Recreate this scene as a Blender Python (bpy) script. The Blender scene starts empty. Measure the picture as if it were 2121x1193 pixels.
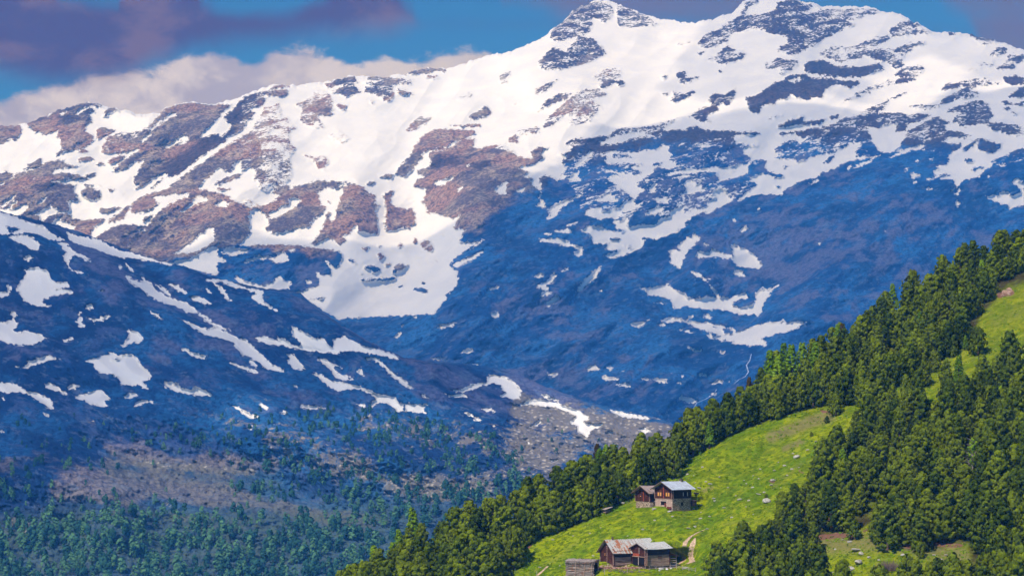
import bpy, math, random
import numpy as np
from mathutils import Vector, Matrix
R = math.radians
scene = bpy.context.scene
COL = scene.collection

# ---------------------------------------------------------------- camera
F = 4784.0                       # focal length in photo pixels (2121 wide)
CX, CY = 1060.5, 596.5
TILT = math.atan2(253.5, F)      # camera looks slightly up; eye level falls at row 850
cam_d = bpy.data.cameras.new('camera')
cam_d.sensor_width = 36.0
cam_d.lens = F / 2121.0 * 36.0
cam_d.clip_start = 1.0
cam_d.clip_end = 60000.0
cam = bpy.data.objects.new('camera', cam_d)
cam.rotation_euler = (math.pi / 2 + TILT, 0, 0)
COL.objects.link(cam)
scene.camera = cam
scene.render.resolution_x, scene.render.resolution_y = 1024, 575

# ---------------------------------------------------------------- light
SUN = Vector((-0.40, -0.50, 0.77)).normalized()      # direction towards the sun
sun_elev = math.asin(SUN.z)
sun_az = math.atan2(SUN.x, SUN.y)
sd = bpy.data.lights.new('sun', 'SUN')
sd.energy = 4.2
sd.angle = R(0.5)
sd.color = (1.0, 0.93, 0.81)
so = bpy.data.objects.new('sun', sd)
so.rotation_euler = SUN.to_track_quat('Z', 'Y').to_euler()
so.location = (-200, -200, 400)
COL.objects.link(so)
scene.view_settings.view_transform = 'Standard'
scene.view_settings.look = 'None'
scene.view_settings.gamma = 1.0
scene.view_settings.exposure = 0.0
scene.cycles.use_denoising = True
scene.cycles.max_bounces = 6
scene.cycles.diffuse_bounces = 2
scene.cycles.transparent_max_bounces = 16
scene.cycles.volume_bounces = 1
HAZE_DENSITY = 6.8e-5
HAZE_COLOR = (0.06, 0.36, 1.0)

def raydir(x, y):
    u = (np.asarray(x, float) - CX) / F
    v = (CY - np.asarray(y, float)) / F
    return u, math.cos(TILT) - v * math.sin(TILT), math.sin(TILT) + v * math.cos(TILT)
def tanz(x, y):
    u, a, b = raydir(x, y)
    return b / a
def tanx(x, y):
    u, a, b = raydir(x, y)
    return u / a
def world_pt(x, y, D):
    u, a, b = raydir(x, y)
    D = np.asarray(D, float)
    return np.stack([u / a * D, D + 0 * u, b / a * D], -1)

# ---------------------------------------------------------------- node helper
class NT:
    def __init__(self, tree):
        self.t = tree; tree.nodes.clear()
    def n(self, typ, **kw):
        nd = self.t.nodes.new(typ)
        for k, v in kw.items():
            if k.startswith('i_'):
                key = k[2:]
                key = int(key) if key.isdigit() else key.replace('_', ' ')
                self.set(nd.inputs[key], v)
            else:
                setattr(nd, k, v)
        return nd
    def set(self, sock, v):
        if isinstance(v, bpy.types.NodeSocket):
            self.t.links.new(v, sock)
        elif isinstance(v, bpy.types.Node):
            self.t.links.new(v.outputs[0], sock)
        else:
            if isinstance(v, (tuple, list)) and len(v) == 3 and sock.type == 'RGBA':
                v = (*v, 1)
            sock.default_value = v
    def m(self, op, a, b=0.0, c=0.0, clamp=False):
        nd = self.t.nodes.new('ShaderNodeMath'); nd.operation = op; nd.use_clamp = clamp
        self.set(nd.inputs[0], a); self.set(nd.inputs[1], b); self.set(nd.inputs[2], c)
        return nd.outputs[0]
    def mix(self, f, a, b, blend='MIX'):
        nd = self.t.nodes.new('ShaderNodeMix'); nd.data_type = 'RGBA'; nd.blend_type = blend
        nd.clamp_factor = True
        self.set(nd.inputs['Factor'], f); self.set(nd.inputs[6], a); self.set(nd.inputs[7], b)
        return nd.outputs[2]
    def noise(self, vec, scale, detail=4, rough=0.55, dist=0.0):
        nd = self.t.nodes.new('ShaderNodeTexNoise')
        if vec is not None: self.set(nd.inputs['Vector'], vec)
        nd.inputs['Scale'].default_value = scale
        nd.inputs['Detail'].default_value = detail
        nd.inputs['Roughness'].default_value = rough
        nd.inputs['Distortion'].default_value = dist
        return nd.outputs[0]
    def step(self, v, lo, hi, a=0.0, b=1.0):
        nd = self.t.nodes.new('ShaderNodeMapRange'); nd.interpolation_type = 'SMOOTHSTEP'
        self.set(nd.inputs[0], v); self.set(nd.inputs[1], lo); self.set(nd.inputs[2], hi)
        self.set(nd.inputs[3], a); self.set(nd.inputs[4], b)
        return nd.outputs[0]
    def stretch(self, vec, rot, scale):
        return self.mapping(self.mapping(vec, rot=rot), scale=scale)
    def mapping(self, vec, rot=(0, 0, 0), scale=(1, 1, 1), loc=(0, 0, 0)):
        nd = self.t.nodes.new('ShaderNodeMapping')
        self.set(nd.inputs[0], vec)
        nd.inputs['Location'].default_value = loc
        nd.inputs['Rotation'].default_value = rot; nd.inputs['Scale'].default_value = scale
        return nd.outputs[0]
    def attr(self, name):
        nd = self.t.nodes.new('ShaderNodeAttribute'); nd.attribute_name = name
        return nd.outputs['Fac']
    def ramp(self, fac, stops, interp='LINEAR'):
        nd = self.t.nodes.new('ShaderNodeValToRGB'); cr = nd.color_ramp; cr.interpolation = interp
        while len(cr.elements) < len(stops): cr.elements.new(0.5)
        for e, (p, c) in zip(cr.elements, stops):
            e.position = p; e.color = (*c, 1) if len(c) == 3 else c
        self.set(nd.inputs[0], fac)
        return nd.outputs[0]

def material(name, build):
    m = bpy.data.materials.new(name); m.use_nodes = True
    N = NT(m.node_tree)
    out = N.n('ShaderNodeOutputMaterial')
    bs = N.n('ShaderNodeBsdfPrincipled')
    bs.inputs['Roughness'].default_value = 0.85
    bs.inputs['Specular IOR Level'].default_value = 0.2
    N.t.links.new(bs.outputs[0], out.inputs[0])
    build(N, bs, out)
    return m

def flat_mat(name, col, var=0.25, scale=1.5, rough=0.85, bump=0.0, metallic=0.0, spec=0.2):
    def b(N, bs, out):
        tc = N.n('ShaderNodeTexCoord')
        n = N.noise(tc.outputs['Object'], scale, 5, 0.6)
        lo = tuple(c * (1 - var) for c in col); hi = tuple(min(1, c * (1 + var)) for c in col)
        N.set(bs.inputs['Base Color'], N.mix(N.step(n, 0.3, 0.7), lo, hi))
        bs.inputs['Roughness'].default_value = rough
        bs.inputs['Metallic'].default_value = metallic
        bs.inputs['Specular IOR Level'].default_value = spec
        if bump:
            bn = N.n('ShaderNodeBump'); bn.inputs['Strength'].default_value = 0.6; bn.inputs['Distance'].default_value = bump
            N.set(bn.inputs['Height'], n); N.set(bs.inputs['Normal'], bn.outputs[0])
    return material(name, b)

# ---------------------------------------------------------------- world: sky and clouds
world = bpy.data.worlds.new('World'); scene.world = world; world.use_nodes = True
def build_world():
    N = NT(world.node_tree)
    out = N.n('ShaderNodeOutputWorld')
    sky = N.n('ShaderNodeTexSky', sky_type='NISHITA', sun_disc=False)
    sky.sun_elevation = sun_elev
    sky.sun_rotation = sun_az
    sky.altitude = 2200; sky.air_density = 1.0; sky.dust_density = 0.2; sky.ozone_density = 3.0
    tc = N.n('ShaderNodeTexCoord')
    sep = N.n('ShaderNodeSeparateXYZ'); N.set(sep.inputs[0], tc.outputs['Generated'])
    az = N.m('ARCTAN2', sep.outputs[0], sep.outputs[1])
    el = N.m('ARCSINE', sep.outputs[2])
    # cloud outlines: elevation of the edge against azimuth, both in degrees
    A0, A1 = -16.0, 16.0
    def deg(x, y):
        u, a, b = raydir(x, y)
        return math.degrees(math.atan2(float(u), float(a))), math.degrees(math.atan2(float(b), math.hypot(float(u), float(a))))
    azn = N.m('DIVIDE', N.m('SUBTRACT', N.m('MULTIPLY', az, 57.2958), A0), A1 - A0)
    eld = N.m('MULTIPLY', el, 57.2958)
    def curve(pts):
        st = []
        for x, y in pts:
            a, e = deg(x, y)
            v = e / 16.0
            st.append(((a - A0) / (A1 - A0), (v, v, v)))
        st.sort()
        return N.m('MULTIPLY', N.ramp(azn, st, 'EASE'), 16.0)
    wv = N.mapping(tc.outputs['Generated'], scale=(1, 1, 1.6))
    n1 = N.m('SUBTRACT', N.noise(wv, 34, 6, 0.62, 0.4), 0.5)
    n2 = N.m('SUBTRACT', N.noise(wv, 120, 5, 0.6), 0.5)
    n3 = N.noise(wv, 16, 5, 0.55, 0.3)
    wob = N.m('ADD', N.m('MULTIPLY', n1, 1.1), N.m('MULTIPLY', n2, 0.35))
    # white cumulus behind the ridge
    top = curve([(-260, 205), (0, 200), (60, 178), (130, 166), (300, 142), (400, 118), (480, 110), (530, 124), (570, 103), (620, 97),
                 (680, 110), (740, 124), (800, 116), (860, 116), (930, 104), (985, 97), (1015, 101), (1032, 130), (1050, 240), (1300, 330), (2400, 330)])
    e1 = N.m('SUBTRACT', N.m('ADD', top, N.m('MULTIPLY', wob, 0.95)), eld)
    m1 = N.step(e1, -0.03, 0.24)
    # dark bank above it
    top2 = curve([(-260, -260), (90, -120), (125, -5), (250, 8), (262, -80), (400, -60), (420, 0), (460, 18), (600, 24), (660, 0), (700, -30), (810, -30),
                  (850, 14), (872, 46), (900, 46), (2400, 46)])
    bot2 = curve([(-260, 170), (0, 152), (100, 168), (200, 172), (260, 160), (330, 128), (400, 100), (500, 86), (560, 82), (700, 72),
                  (800, 66), (850, 54), (872, 44), (900, 40), (2400, 40)])
    e2a = N.m('SUBTRACT', N.m('ADD', top2, N.m('MULTIPLY', wob, 0.5)), eld)
    e2b = N.m('SUBTRACT', eld, N.m('ADD', bot2, N.m('MULTIPLY', wob, 0.45)))
    m2 = N.m('MULTIPLY', N.step(e2a, -0.22, 0.38), N.step(e2b, -0.42, 0.50))
    # thin veil between the peaks and at the right
    cen = curve([(-260, -400), (900, -160), (1050, 2), (1200, 22), (1400, 26), (1550, 5), (1750, -60), (1950, -40), (2050, 60), (2121, 110), (2300, 160), (2400, 160)])
    bot3 = curve([(-260, -400), (1000, -100), (1040, 20), (1200, 60), (1500, 70), (1620, 20), (1700, 4), (1780, 10), (1900, -10), (1990, 40), (2060, 140), (2400, 200)])
    m3 = N.m('MULTIPLY', N.step(N.m('SUBTRACT', eld, N.m('ADD', bot3, N.m('MULTIPLY', wob, 0.6))), -0.1, 0.6), N.step(n3, 0.2, 0.55))
    K = 1 / 0.15
    def cl(c): return tuple(v * K for v in c)
    white = N.mix(N.step(N.m('ADD', n3, N.m('MULTIPLY', n1, 0.8)), 0.38, 0.62), cl((0.42, 0.37, 0.42)), cl((0.70, 0.63, 0.62)))
    rightish = N.step(azn, 0.26, 0.5)
    white = N.mix(N.m('MULTIPLY', rightish, 0.6), white, cl((0.64, 0.55, 0.44)))
    dark = N.mix(N.step(N.m('ADD', n3, N.m('MULTIPLY', n1, 0.7)), 0.38, 0.62), cl((0.080, 0.025, 0.040)), cl((0.17, 0.080, 0.060)))
    veil = cl((0.17, 0.09, 0.06))
    skyc = N.mix(1.0, sky.outputs[0], (0.14, 0.30, 0.42), 'MULTIPLY')
    ll = N.mix(N.m('MULTIPLY', m3, 0.75), skyc, veil)
    ll = N.mix(N.m('MULTIPLY', m1, 0.97), ll, white)
    ll = N.mix(N.m('MULTIPLY', m2, 0.98), ll, dark)
    # the clouds stand only in the band of sky ahead; elsewhere unseen sky, brightened and bluer for ambient fill, with scattered clouds
    front = N.m('MULTIPLY', N.step(azn, -0.35, 0.05), N.step(azn, 0.95, 1.35, 1.0, 0.0))
    other = N.mix(N.step(N.noise(wv, 5, 5, 0.6), 0.55, 0.72, 0.0, 0.6), N.mix(1.0, sky.outputs[0], (0.38, 0.62, 0.98), 'MULTIPLY'), cl((0.55, 0.55, 0.62)))
    allc = N.mix(N.m('MULTIPLY', front, N.step(eld, 12.0, 17.0, 1.0, 0.0)), other, ll)
    bg = N.n('ShaderNodeBackground'); N.set(bg.inputs[0], allc); bg.inputs[1].default_value = 0.15
    N.t.links.new(bg.outputs[0], out.inputs[0])
build_world()
world.cycles.sampling_method = 'MANUAL'; world.cycles.sample_map_resolution = 512
# snow and bare-rock patches of the two far mountainsides: outlines surveyed per tile, painted in order
# '@ x0 y0 scale layer' starts a tile; a row is 'coverage  x,y x,y ...' (1 = snow, 0 = bare ground)
SNOW = '''
@ 0 0 1 A
1 -200,-60 2321,-60 2321,320 2121,320 2056,337 1962,325 1914,311 1869,311 1815,327 1660,345 1620,300 1520,270 1400,270 1300,275 1180,290 1060,400 1000,470 960,560 900,650 700,660 600,600 330,545 0,470 -200,470
@ 0 200 3.535 A
0 0,205 60,205 150,205 165,255 130,300 110,325 70,310 30,345 0,350
0 190,195 330,120 480,75 620,42 700,48 760,75 740,85 690,70 660,75 690,100 700,110 650,130 680,190 630,200 625,260 680,285 690,320 640,365 590,390 500,400 450,420 395,435 430,400 460,380 435,350 455,320 410,295 430,250 470,200 495,170 440,240 390,262 350,270 310,280 290,255 260,265 230,230 200,215
1 340,150 375,115 380,125 350,150
1 550,130 600,85 660,75 610,110 570,130
1 440,130 490,115 500,120 450,145
0 750,155 770,100 820,78 865,95 830,115 790,140 770,160
.12 715,230 760,225 900,270 1000,260 1080,220 1170,140 1185,160 1120,225 1100,260 1040,310 1020,370 960,400 900,415 800,420 740,415 745,370 770,330 750,300 715,320 705,260
1 720,345 770,290 850,258 880,262 780,300 740,350 725,370
0 1165,130 1230,80 1330,50 1400,42 1570,60 1700,55 1620,130 1590,170 1480,270 1460,300 1600,270 1640,330 1500,420 1380,520 1310,570 1230,620 1180,650 1080,690 1070,680 1220,560 1170,570 1060,650 985,688 1030,640 980,635 990,580 1040,500 1060,465 960,500 900,540 820,555 840,520 960,430 1010,400 1020,360 1110,280 1120,240 1165,205 1180,150
1 1150,220 1180,180 1240,130 1330,112 1280,140 1200,190
1 1180,395 1250,345 1350,275 1385,315 1330,355 1300,350 1360,300 1250,370
1 1060,690 1140,620 1220,555 1225,600 1310,560 1220,640 1120,690
0 1090,680 1180,600 1210,590 1150,655
0 1640,150 1720,80 1790,0 1890,0 1950,30 1900,70 1840,90 1800,150 1760,190 1700,210 1660,180
0 1620,290 1700,220 1790,180 1800,220 1760,260 1700,290 1670,300 1640,345
.42 1930,80 2040,70 2121,170 2121,560 1960,600 1880,560 1900,430 1930,330 1850,260 1890,200
.05 1850,260 1930,330 1900,430 1800,450 1720,490 1690,560 1600,530 1500,620 1450,680 1300,720 1240,650 1330,590 1480,480 1600,400 1700,330
.1 1880,420 2121,400 2121,570 2060,600 1940,640 1890,660 1900,620 1850,610 1880,560 1830,500
1 1960,270 2010,235 2080,250 2060,270 1990,280
1 2030,40 2121,30 2121,150 2060,140
0 555,465 650,440 695,460 620,475
0 700,490 770,485 730,515
0 790,465 860,435 940,430 880,470 800,500
0 620,570 700,555 690,595 640,590
0 160,540 210,500 290,450 305,460 300,505 240,525
0 0,570 40,540 100,570 90,600 0,635
0 95,600 120,560 250,540 345,480 480,455 450,485 590,515 400,530 380,565 520,560 680,610 500,610 370,620 560,650 540,700 585,770 500,760 520,835 440,850 400,810 370,800 260,860 230,870 140,865 215,820 200,790 150,800 100,830 30,830 0,815 0,650
1 0,810 60,745 135,705 90,750 20,815
1 30,835 100,770 125,770 60,840
1 80,850 150,795 210,775 150,830 100,860
1 225,615 260,590 255,605
1 260,790 310,760 345,735 330,765 290,790
0 590,690 640,660 730,690 735,750 680,765 610,740
0 790,675 845,685 810,695
0 600,640 760,655 640,660
0 560,400 610,385 650,400 600,420
0 140,870 280,870 300,900 260,925 200,905
0 310,900 390,865 440,880 370,940 330,945 300,930
0 400,855 500,850 520,890 620,905 770,895 760,920 680,960 660,1000 690,1020 640,1025 540,990 545,950 510,930 440,900
0 730,820 870,815 900,815 800,850 735,850
0 790,910 860,860 950,790 950,830 910,890 800,930
0 950,800 1010,740 1100,710 1210,680 1330,630 1350,660 1320,690 1240,715 1110,735 1170,775 1120,820 1060,850 960,870
0 700,1030 780,970 880,935 960,925 1060,880 1180,830 1240,790 1300,760 1390,700 1480,680 1560,690 1660,720 1700,755 1780,790 1910,800 1990,790 2060,720 2000,700 2121,650 2121,800 2050,870 1960,900 1940,850 1880,815 1830,840 1830,960 1830,1010 1750,1085 1560,1100 1400,1180 1150,1240 1000,1240 850,1180 720,1135
1 660,990 760,910 800,930 900,900 950,850 1060,850 1120,830 1170,780 1110,735 1250,715 1390,700 1370,730 1250,790 1150,850 1080,945 1000,940 880,935 780,975 700,1025 670,1020
0 1040,915 1060,880 1130,860 1060,920
1 1275,890 1320,870 1310,890
1 1320,850 1370,800 1450,730 1520,745 1510,770 1430,790 1400,815 1340,855
1 1575,795 1620,760 1680,785 1640,820
1 1010,985 1070,975 1030,997
1 925,1130 970,1105 950,1135
1 1270,1158 1350,1095 1440,1040 1450,1010 1500,1000 1510,965 1560,960 1565,1020 1575,1040 1540,1080 1450,1135
1 1965,890 1970,850 2110,800 2121,820 2040,870 1990,900
0 1950,950 2060,880 2121,840 2121,990 2010,1000 1930,970
0 1560,640 1640,600 1700,580 1780,555 1740,600 1600,650
0 1560,680 1600,668 1700,680 1640,695
0 1830,510 1880,490 1860,530
0 1980,710 2050,670 2121,655 2121,700 2060,700
@ 500 100 3.508 A
.1 600,265 640,255 700,220 760,205 835,210 840,255 800,275 720,270 640,295
0 655,320 730,285 820,275 870,320 860,335 790,350 760,360 700,330
.22 890,250 930,205 1050,205 1120,215 1240,235 1230,265 1160,255 1100,280 1110,340 1100,385 1050,390 1010,360 960,335 900,320 895,285 960,275
0 1140,200 1230,165 1330,150 1400,140 1490,160 1480,175 1400,160 1380,180 1300,190 1200,195
0 1340,195 1430,205 1435,220 1370,222
0 1125,295 1160,300 1250,335 1170,345 1140,325
0 200,300 260,265 360,265 350,285 260,290
.1 0,380 60,330 180,310 270,300 340,310 330,350 240,350 170,340 100,330 180,370 150,420 60,440 100,470 40,540 0,520
.38 390,410 480,370 560,300 640,330 665,400 670,450 660,490 560,490 600,580 540,580 430,540 420,500 440,450
.05 480,430 560,390 660,440 655,490 540,485
.45 100,540 180,440 270,400 300,500 410,590 340,600 340,680 400,730 350,800 370,900 340,970 330,1000 200,1060 120,1010 200,930 120,870 150,820 50,870 0,900 0,680
.1 0,620 120,640 160,760 130,900 60,860 0,900
1 180,620 260,590 320,600 230,630
.25 440,770 520,790 600,790 640,830 600,885 560,880 520,810
.42 1870,200 1950,165 1960,200 1920,265 1880,260
.6 1570,380 1590,330 1650,315 1690,340 1650,370 1600,385
.55 640,640 710,600 790,660 720,700
0 680,405 770,415 750,460 700,430
0 940,370 970,400 950,412
.1 1650,495 1780,420 1810,480 1740,510 1670,525
.4 1180,610 1280,500 1400,500 1330,560 1240,600
0 1480,560 1740,555 1720,575 1600,575
.05 1310,640 1400,595 1500,585 1700,600 1700,630 1600,660 1540,690 1460,730 1340,750 1310,790 1280,840 1240,890 1190,945 1120,910 1130,880 1240,760 1250,720
0 1350,760 1530,720 1600,660 1700,655 1680,720 1870,740 1980,790 2105,800 2105,1193 1350,1193 1325,1080 1390,1010 1250,990 1270,960 1330,930 1270,900 1290,880 1360,860 1380,820
1 1440,960 1550,930 1500,980 1440,1000
1 1620,850 1670,835 1640,865
1 1390,980 1425,970 1400,995
1 1560,1040 1610,1005 1590,1040
1 1840,1020 1880,990 1930,960 1910,1060 1870,1070
1 2010,1040 2060,1010 2050,1050
1 2000,880 2105,840 2105,940 2040,935
0 1000,935 1050,918 1110,920 1090,945 1020,945
0 900,980 950,968 980,975 930,1000
.2 1940,660 2010,640 2000,700 1960,690
.2 1700,740 1860,700 1980,750 1900,740
.4 0,1120 60,1100 150,1150 60,1160
@ 450 370 3.535 A
1 720,500 900,530 920,580 900,640 850,690 830,700 770,710 740,700 760,770 720,820 620,850 640,885 740,900 830,900 860,870 850,820 870,790 980,775 1150,775 1300,790 1400,800 1450,860 1540,890 1560,910 1620,915 1700,870 1660,860 1760,780 1770,740 1740,690 1700,640 1730,590 1860,480 1770,470 1810,375 1500,300 1000,440
0 330,210 460,130 560,60 640,40 740,10 800,20 800,70 740,100 745,150 770,200 800,210 770,260 710,290 680,350 580,360 550,385 430,395 370,375 380,340 360,270 385,270 450,210 520,190 610,155 560,140 420,200 340,205
1 385,270 450,215 520,195 615,155 560,215 480,265 390,300
0 850,25 960,25 1060,60 1150,120 1165,190 1185,190 1155,230 1175,310 1180,410 1110,400 1030,390 1020,345 990,360 980,400 920,420 940,460 900,485 830,435 790,445 720,490 685,480 750,390 790,310 800,240 830,240 820,300 835,325 870,280 880,210 910,130 930,80 850,70 780,75 740,20
1 860,45 940,35 955,60 900,55
0 1215,120 1250,90 1290,85 1270,130 1270,190 1330,215 1440,220 1455,320 1410,360 1240,390 1230,330 1240,240 1230,160
0 800,165 835,170 825,185
0 1085,35 1120,22 1160,35 1110,52
0 1435,45 1460,10 1480,0 2121,0 2121,900 1700,900 1660,860 1760,780 1760,680 1700,640 1730,590 1800,540 1950,440 1870,470 1770,470 1800,400 1810,375 1730,370 1760,310 1785,255 1740,290 1700,285 1620,260 1530,250 1535,190 1505,170 1520,130 1520,70 1450,60
1 1580,40 1610,10 1720,0 1660,50
1 1745,100 1780,60 1800,62 1770,95
1 2030,80 2121,20 2110,110 2060,120
1 1740,590 1860,510 1955,435 1950,450 1870,520 1790,560
1 1710,635 1870,560 1960,520 1960,530 1880,590 1760,650
0 160,490 460,480 620,490 730,510 900,530 920,580 880,640 830,700 770,700 720,680 750,760 740,790 640,820 560,830 520,790 540,760 480,740 440,710 400,770 330,780 220,770 130,740 0,720 0,400 120,380 130,460
1 0,560 60,590 50,610 0,610
1 30,545 80,500 230,520 220,540 100,565
1 175,620 230,585 290,580 300,565 420,575 440,545 480,535 520,575 520,605 430,622 370,590 300,590 200,625
1 525,515 570,525 530,532
1 800,600 850,650 900,640 850,690 820,660
1 120,740 140,700 200,750 260,765 340,780 400,770 440,720 480,710 470,745 540,770 520,800 440,820 350,820 250,800 180,775
1 650,740 680,745 690,770 660,770
0 1040,510 1080,500 1120,490 1090,525
0 1170,475 1205,500 1190,505
0 1315,490 1340,475 1370,490 1330,505
.1 1490,480 1520,450 1580,480 1580,520 1550,540 1500,510
0 1440,440 1455,430 1460,470 1440,480
0 1175,550 1200,540 1235,575 1190,600
0 950,585 1000,590 1020,620 980,620
0 1075,650 1120,630 1200,655 1190,680 1140,690
0 1220,630 1270,615 1250,645
0 1310,625 1360,625 1400,640 1350,665 1280,700
0 1040,690 1070,700 1055,705
0 1020,745 1180,730 1330,715 1300,740 1200,752
0 1480,765 1520,760 1510,780
0 1600,595 1618,595 1605,612
0 1310,790 1360,775 1350,800
0 1430,805 1530,800 1540,840 1480,830
0 670,880 800,865 760,885
0 1630,430 1680,380 1650,425
1 1060,910 1080,890 1180,870 1300,840 1420,845 1360,855 1240,870 1130,905
1 1150,820 1200,825 1260,820 1220,838 1140,835
1 1240,905 1330,895 1310,912
1 1320,885 1400,890 1400,903
1 1430,860 1530,885 1440,880
1 1255,975 1300,955 1400,925 1480,920 1600,925 1560,940 1420,945 1330,965 1320,985 1260,995
1 1430,975 1500,960 1600,935 1620,945 1580,970 1450,983
1 1420,1015 1480,995 1500,995 1440,1018
1 1320,1000 1380,990 1360,1010
1 1605,1090 1640,1065 1755,1050 1720,1080 1620,1103
1 1295,1160 1340,1125 1360,1130 1320,1162
1 1340,1075 1380,1060 1360,1078
1 2000,1000 2050,965 2060,1000 2030,1025
1 1975,810 2060,780 2050,800
1 1700,1010 1745,1008 1720,1020
1 895,905 930,895 940,903 900,915
@ 1000 0 3.508 A
.33 600,120 720,35 830,10 940,30 945,100 930,150 880,170 800,130 790,210 770,240 700,270 560,300 490,290 500,220
.36 975,40 1060,70 1200,120 1275,180 1180,195 1090,200 1000,200 970,150
.2 400,470 450,400 520,340 600,380 700,270 800,280 890,370 880,400 800,440 660,490 560,510 430,505
.5 800,560 900,500 1015,500 1000,560 950,590 860,600
.1 840,620 900,585 1000,580 1040,610 1000,630 960,600 900,640 860,650
.38 430,930 480,840 640,710 720,650 840,650 910,680 880,700 800,720 870,780 780,880 620,930 660,840 600,830 560,880 470,930
.1 400,810 440,750 560,680 650,680 600,720 480,770
.4 340,690 400,640 550,575 500,640 400,690
.4 210,760 300,710 240,760
.3 190,1010 260,950 400,920 410,970 250,980 260,1040 190,1050
.4 120,580 200,520 200,560 150,610
0 0,770 40,780 60,830 0,860
0 0,1060 60,1070 230,1110 250,1150 400,1193 0,1193
0 340,1110 400,1070 480,1075 420,1110 440,1140 380,1150
.28 550,1120 640,1040 750,1030 830,1050 900,990 960,940 1100,930 1250,910 1300,900 1440,850 1320,930 1300,990 1310,1005 1190,1020 1270,1060 1270,1085 1180,1080 1170,1110 1000,1070 880,1080 880,1120 780,1100 700,1193 600,1193 700,1130 690,1100 560,1125
1 850,1040 960,990 1100,965 1210,960 1000,1040 870,1050
.1 1490,855 1560,800 1640,770 1700,770 1710,800 1620,860 1660,890 1600,900 1560,870
.1 1630,730 1680,670 1740,690 1800,660 1835,640 1830,700 1780,775 1730,750 1680,770
.1 1380,700 1380,660 1430,680 1530,650 1545,670 1500,700 1400,750 1360,740
0 1285,680 1360,675 1330,695
0 1400,530 1480,520 1470,560 1410,570
.1 1420,600 1440,570 1530,565 1590,560 1500,610
0 1300,560 1340,545 1340,575 1310,580
.3 1560,320 1600,260 1700,220 1760,170 1850,130 1900,60 1910,10 2000,0 2010,10 1930,60 1900,120 2105,90 2105,240 2000,210 1900,240 1830,235 1780,270 1780,320 1600,360
.3 1600,440 1700,400 1780,330 1850,370 1915,390 1880,435 1740,475 1680,450
.45 1390,330 1460,310 1540,305 1440,335
.05 1900,720 1970,700 2000,690 2105,620 2105,760 2030,770 2000,825 1930,800 1960,750
.3 2030,480 2105,450 2105,510
0 1450,970 1490,930 1560,910 1620,955 1500,1000
0 1550,385 1610,380 1580,400
0 880,925 910,920 890,930
0 1710,515 1735,515 1725,530
0 1755,575 1795,570 1770,585
@ 1500 0 3.409 A
.18 40,190 100,130 180,115 250,120 360,70 380,20 440,0 520,0 560,30 630,25 620,60 560,90 660,90 730,80 800,110 850,150 940,180 870,200 800,230 740,260 700,280 640,330 600,340 540,370 480,400 430,380 370,360 400,330 450,310 440,260 380,250 300,230 260,200 130,210 60,220
.45 640,60 780,70 1050,60 1110,90 1000,120 960,140 850,150 780,90 680,90
.36 650,390 760,330 900,330 1000,290 1110,250 1170,250 1170,280 1060,330 1000,400 900,430 830,450 760,420
.32 1160,220 1250,150 1330,150 1380,170 1400,200 1480,235 1380,240 1250,260 1180,260
.3 980,390 1060,340 1200,350 1300,300 1400,290 1440,315 1340,340 1270,400 1260,470 1210,490 1160,450 1100,430 1040,420
.05 560,460 600,430 700,430 800,470 960,470 1100,445 1140,490 1060,510 980,545 860,555 720,540 620,520 560,500
.05 430,555 460,530 560,525 620,550 700,550 820,570 960,580 940,610 880,620 800,600 710,635 690,690 620,690 580,710 510,690 470,660 460,700 380,710 350,740 270,750 250,800 190,800 170,760 160,710 140,690 240,690 300,640 340,590 430,560
1 440,580 530,545 570,550 500,580
.3 270,460 330,440 380,410 480,420 540,440 480,500 400,530 400,480 300,490
.33 800,750 850,710 920,660 1060,600 1170,560 1190,590 1080,640 960,690 900,700
.05 1180,590 1230,560 1340,550 1360,560 1260,590 1200,605
.38 1200,530 1270,480 1380,460 1420,490 1370,540 1260,550
.28 920,810 1060,750 1180,690 1300,645 1290,665 1160,710 1130,780 1000,810
.68 1650,520 1780,440 1900,420 1920,470 1780,500
0 1580,240 1600,230 1650,245 1610,255
.35 1720,240 1760,235 1860,275 1990,310 1900,300 1800,330 1790,290
.25 1875,370 1930,340 1990,330 1995,375 1950,405 1880,395
.28 1910,480 1970,460 2010,390 2117,375 2117,430 2050,460 2060,490 1930,500
.05 1970,545 2040,535 2117,545 2117,600 2000,595
.28 1520,650 1560,570 1620,590 1760,560 1860,550 1900,580 1960,590 1870,610 1800,600 1720,640 1810,650 1780,690 1650,710 1540,740 1460,780 1290,760 1360,740 1520,740 1540,700 1640,650 1700,610
0 2000,690 2080,620 2117,620 2117,700 2060,690
0 1960,720 2000,710 2040,740 1980,740
0 2040,740 2117,715 2117,750
0 370,900 450,850 560,820 560,860 730,840 700,870 440,900
0 740,830 820,810 810,835 750,845
.3 280,860 340,820 430,805 380,830 300,860
.16 340,980 400,940 560,920 780,880 860,825 980,810 1110,800 1240,800 1300,820 1380,800 1470,815 1400,850 1290,880 1280,930 1200,940 1230,880 1160,880 1080,905 1000,910 1050,980 1080,1050 1110,1080 1040,1110 920,1110 940,1060 960,1010 900,1030 800,1070 700,1110 620,1110 540,1150 490,1160 500,1120 360,1120 345,1040 400,1000 500,1000 540,960 440,970 380,1000
1 510,970 560,990 530,1020
1 765,1035 830,1000 800,1030
.2 1240,1050 1290,930 1400,870 1500,825 1560,850 1600,870 1560,890 1570,920 1700,940 1760,960 1600,1000 1640,1050 1560,1070 1460,1030 1360,1050 1450,1000 1480,960 1380,1010 1240,1060
1 1450,915 1500,900 1490,925
.14 1540,800 1620,760 1740,710 1860,720 1880,770 1900,830 1870,860 2050,880 2117,900 2117,960 2000,950 1900,920 1820,870 1700,910 1620,860 1640,800 1700,770 1600,800
1 1680,890 1760,890 1810,870 1790,900 1720,905
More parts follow.
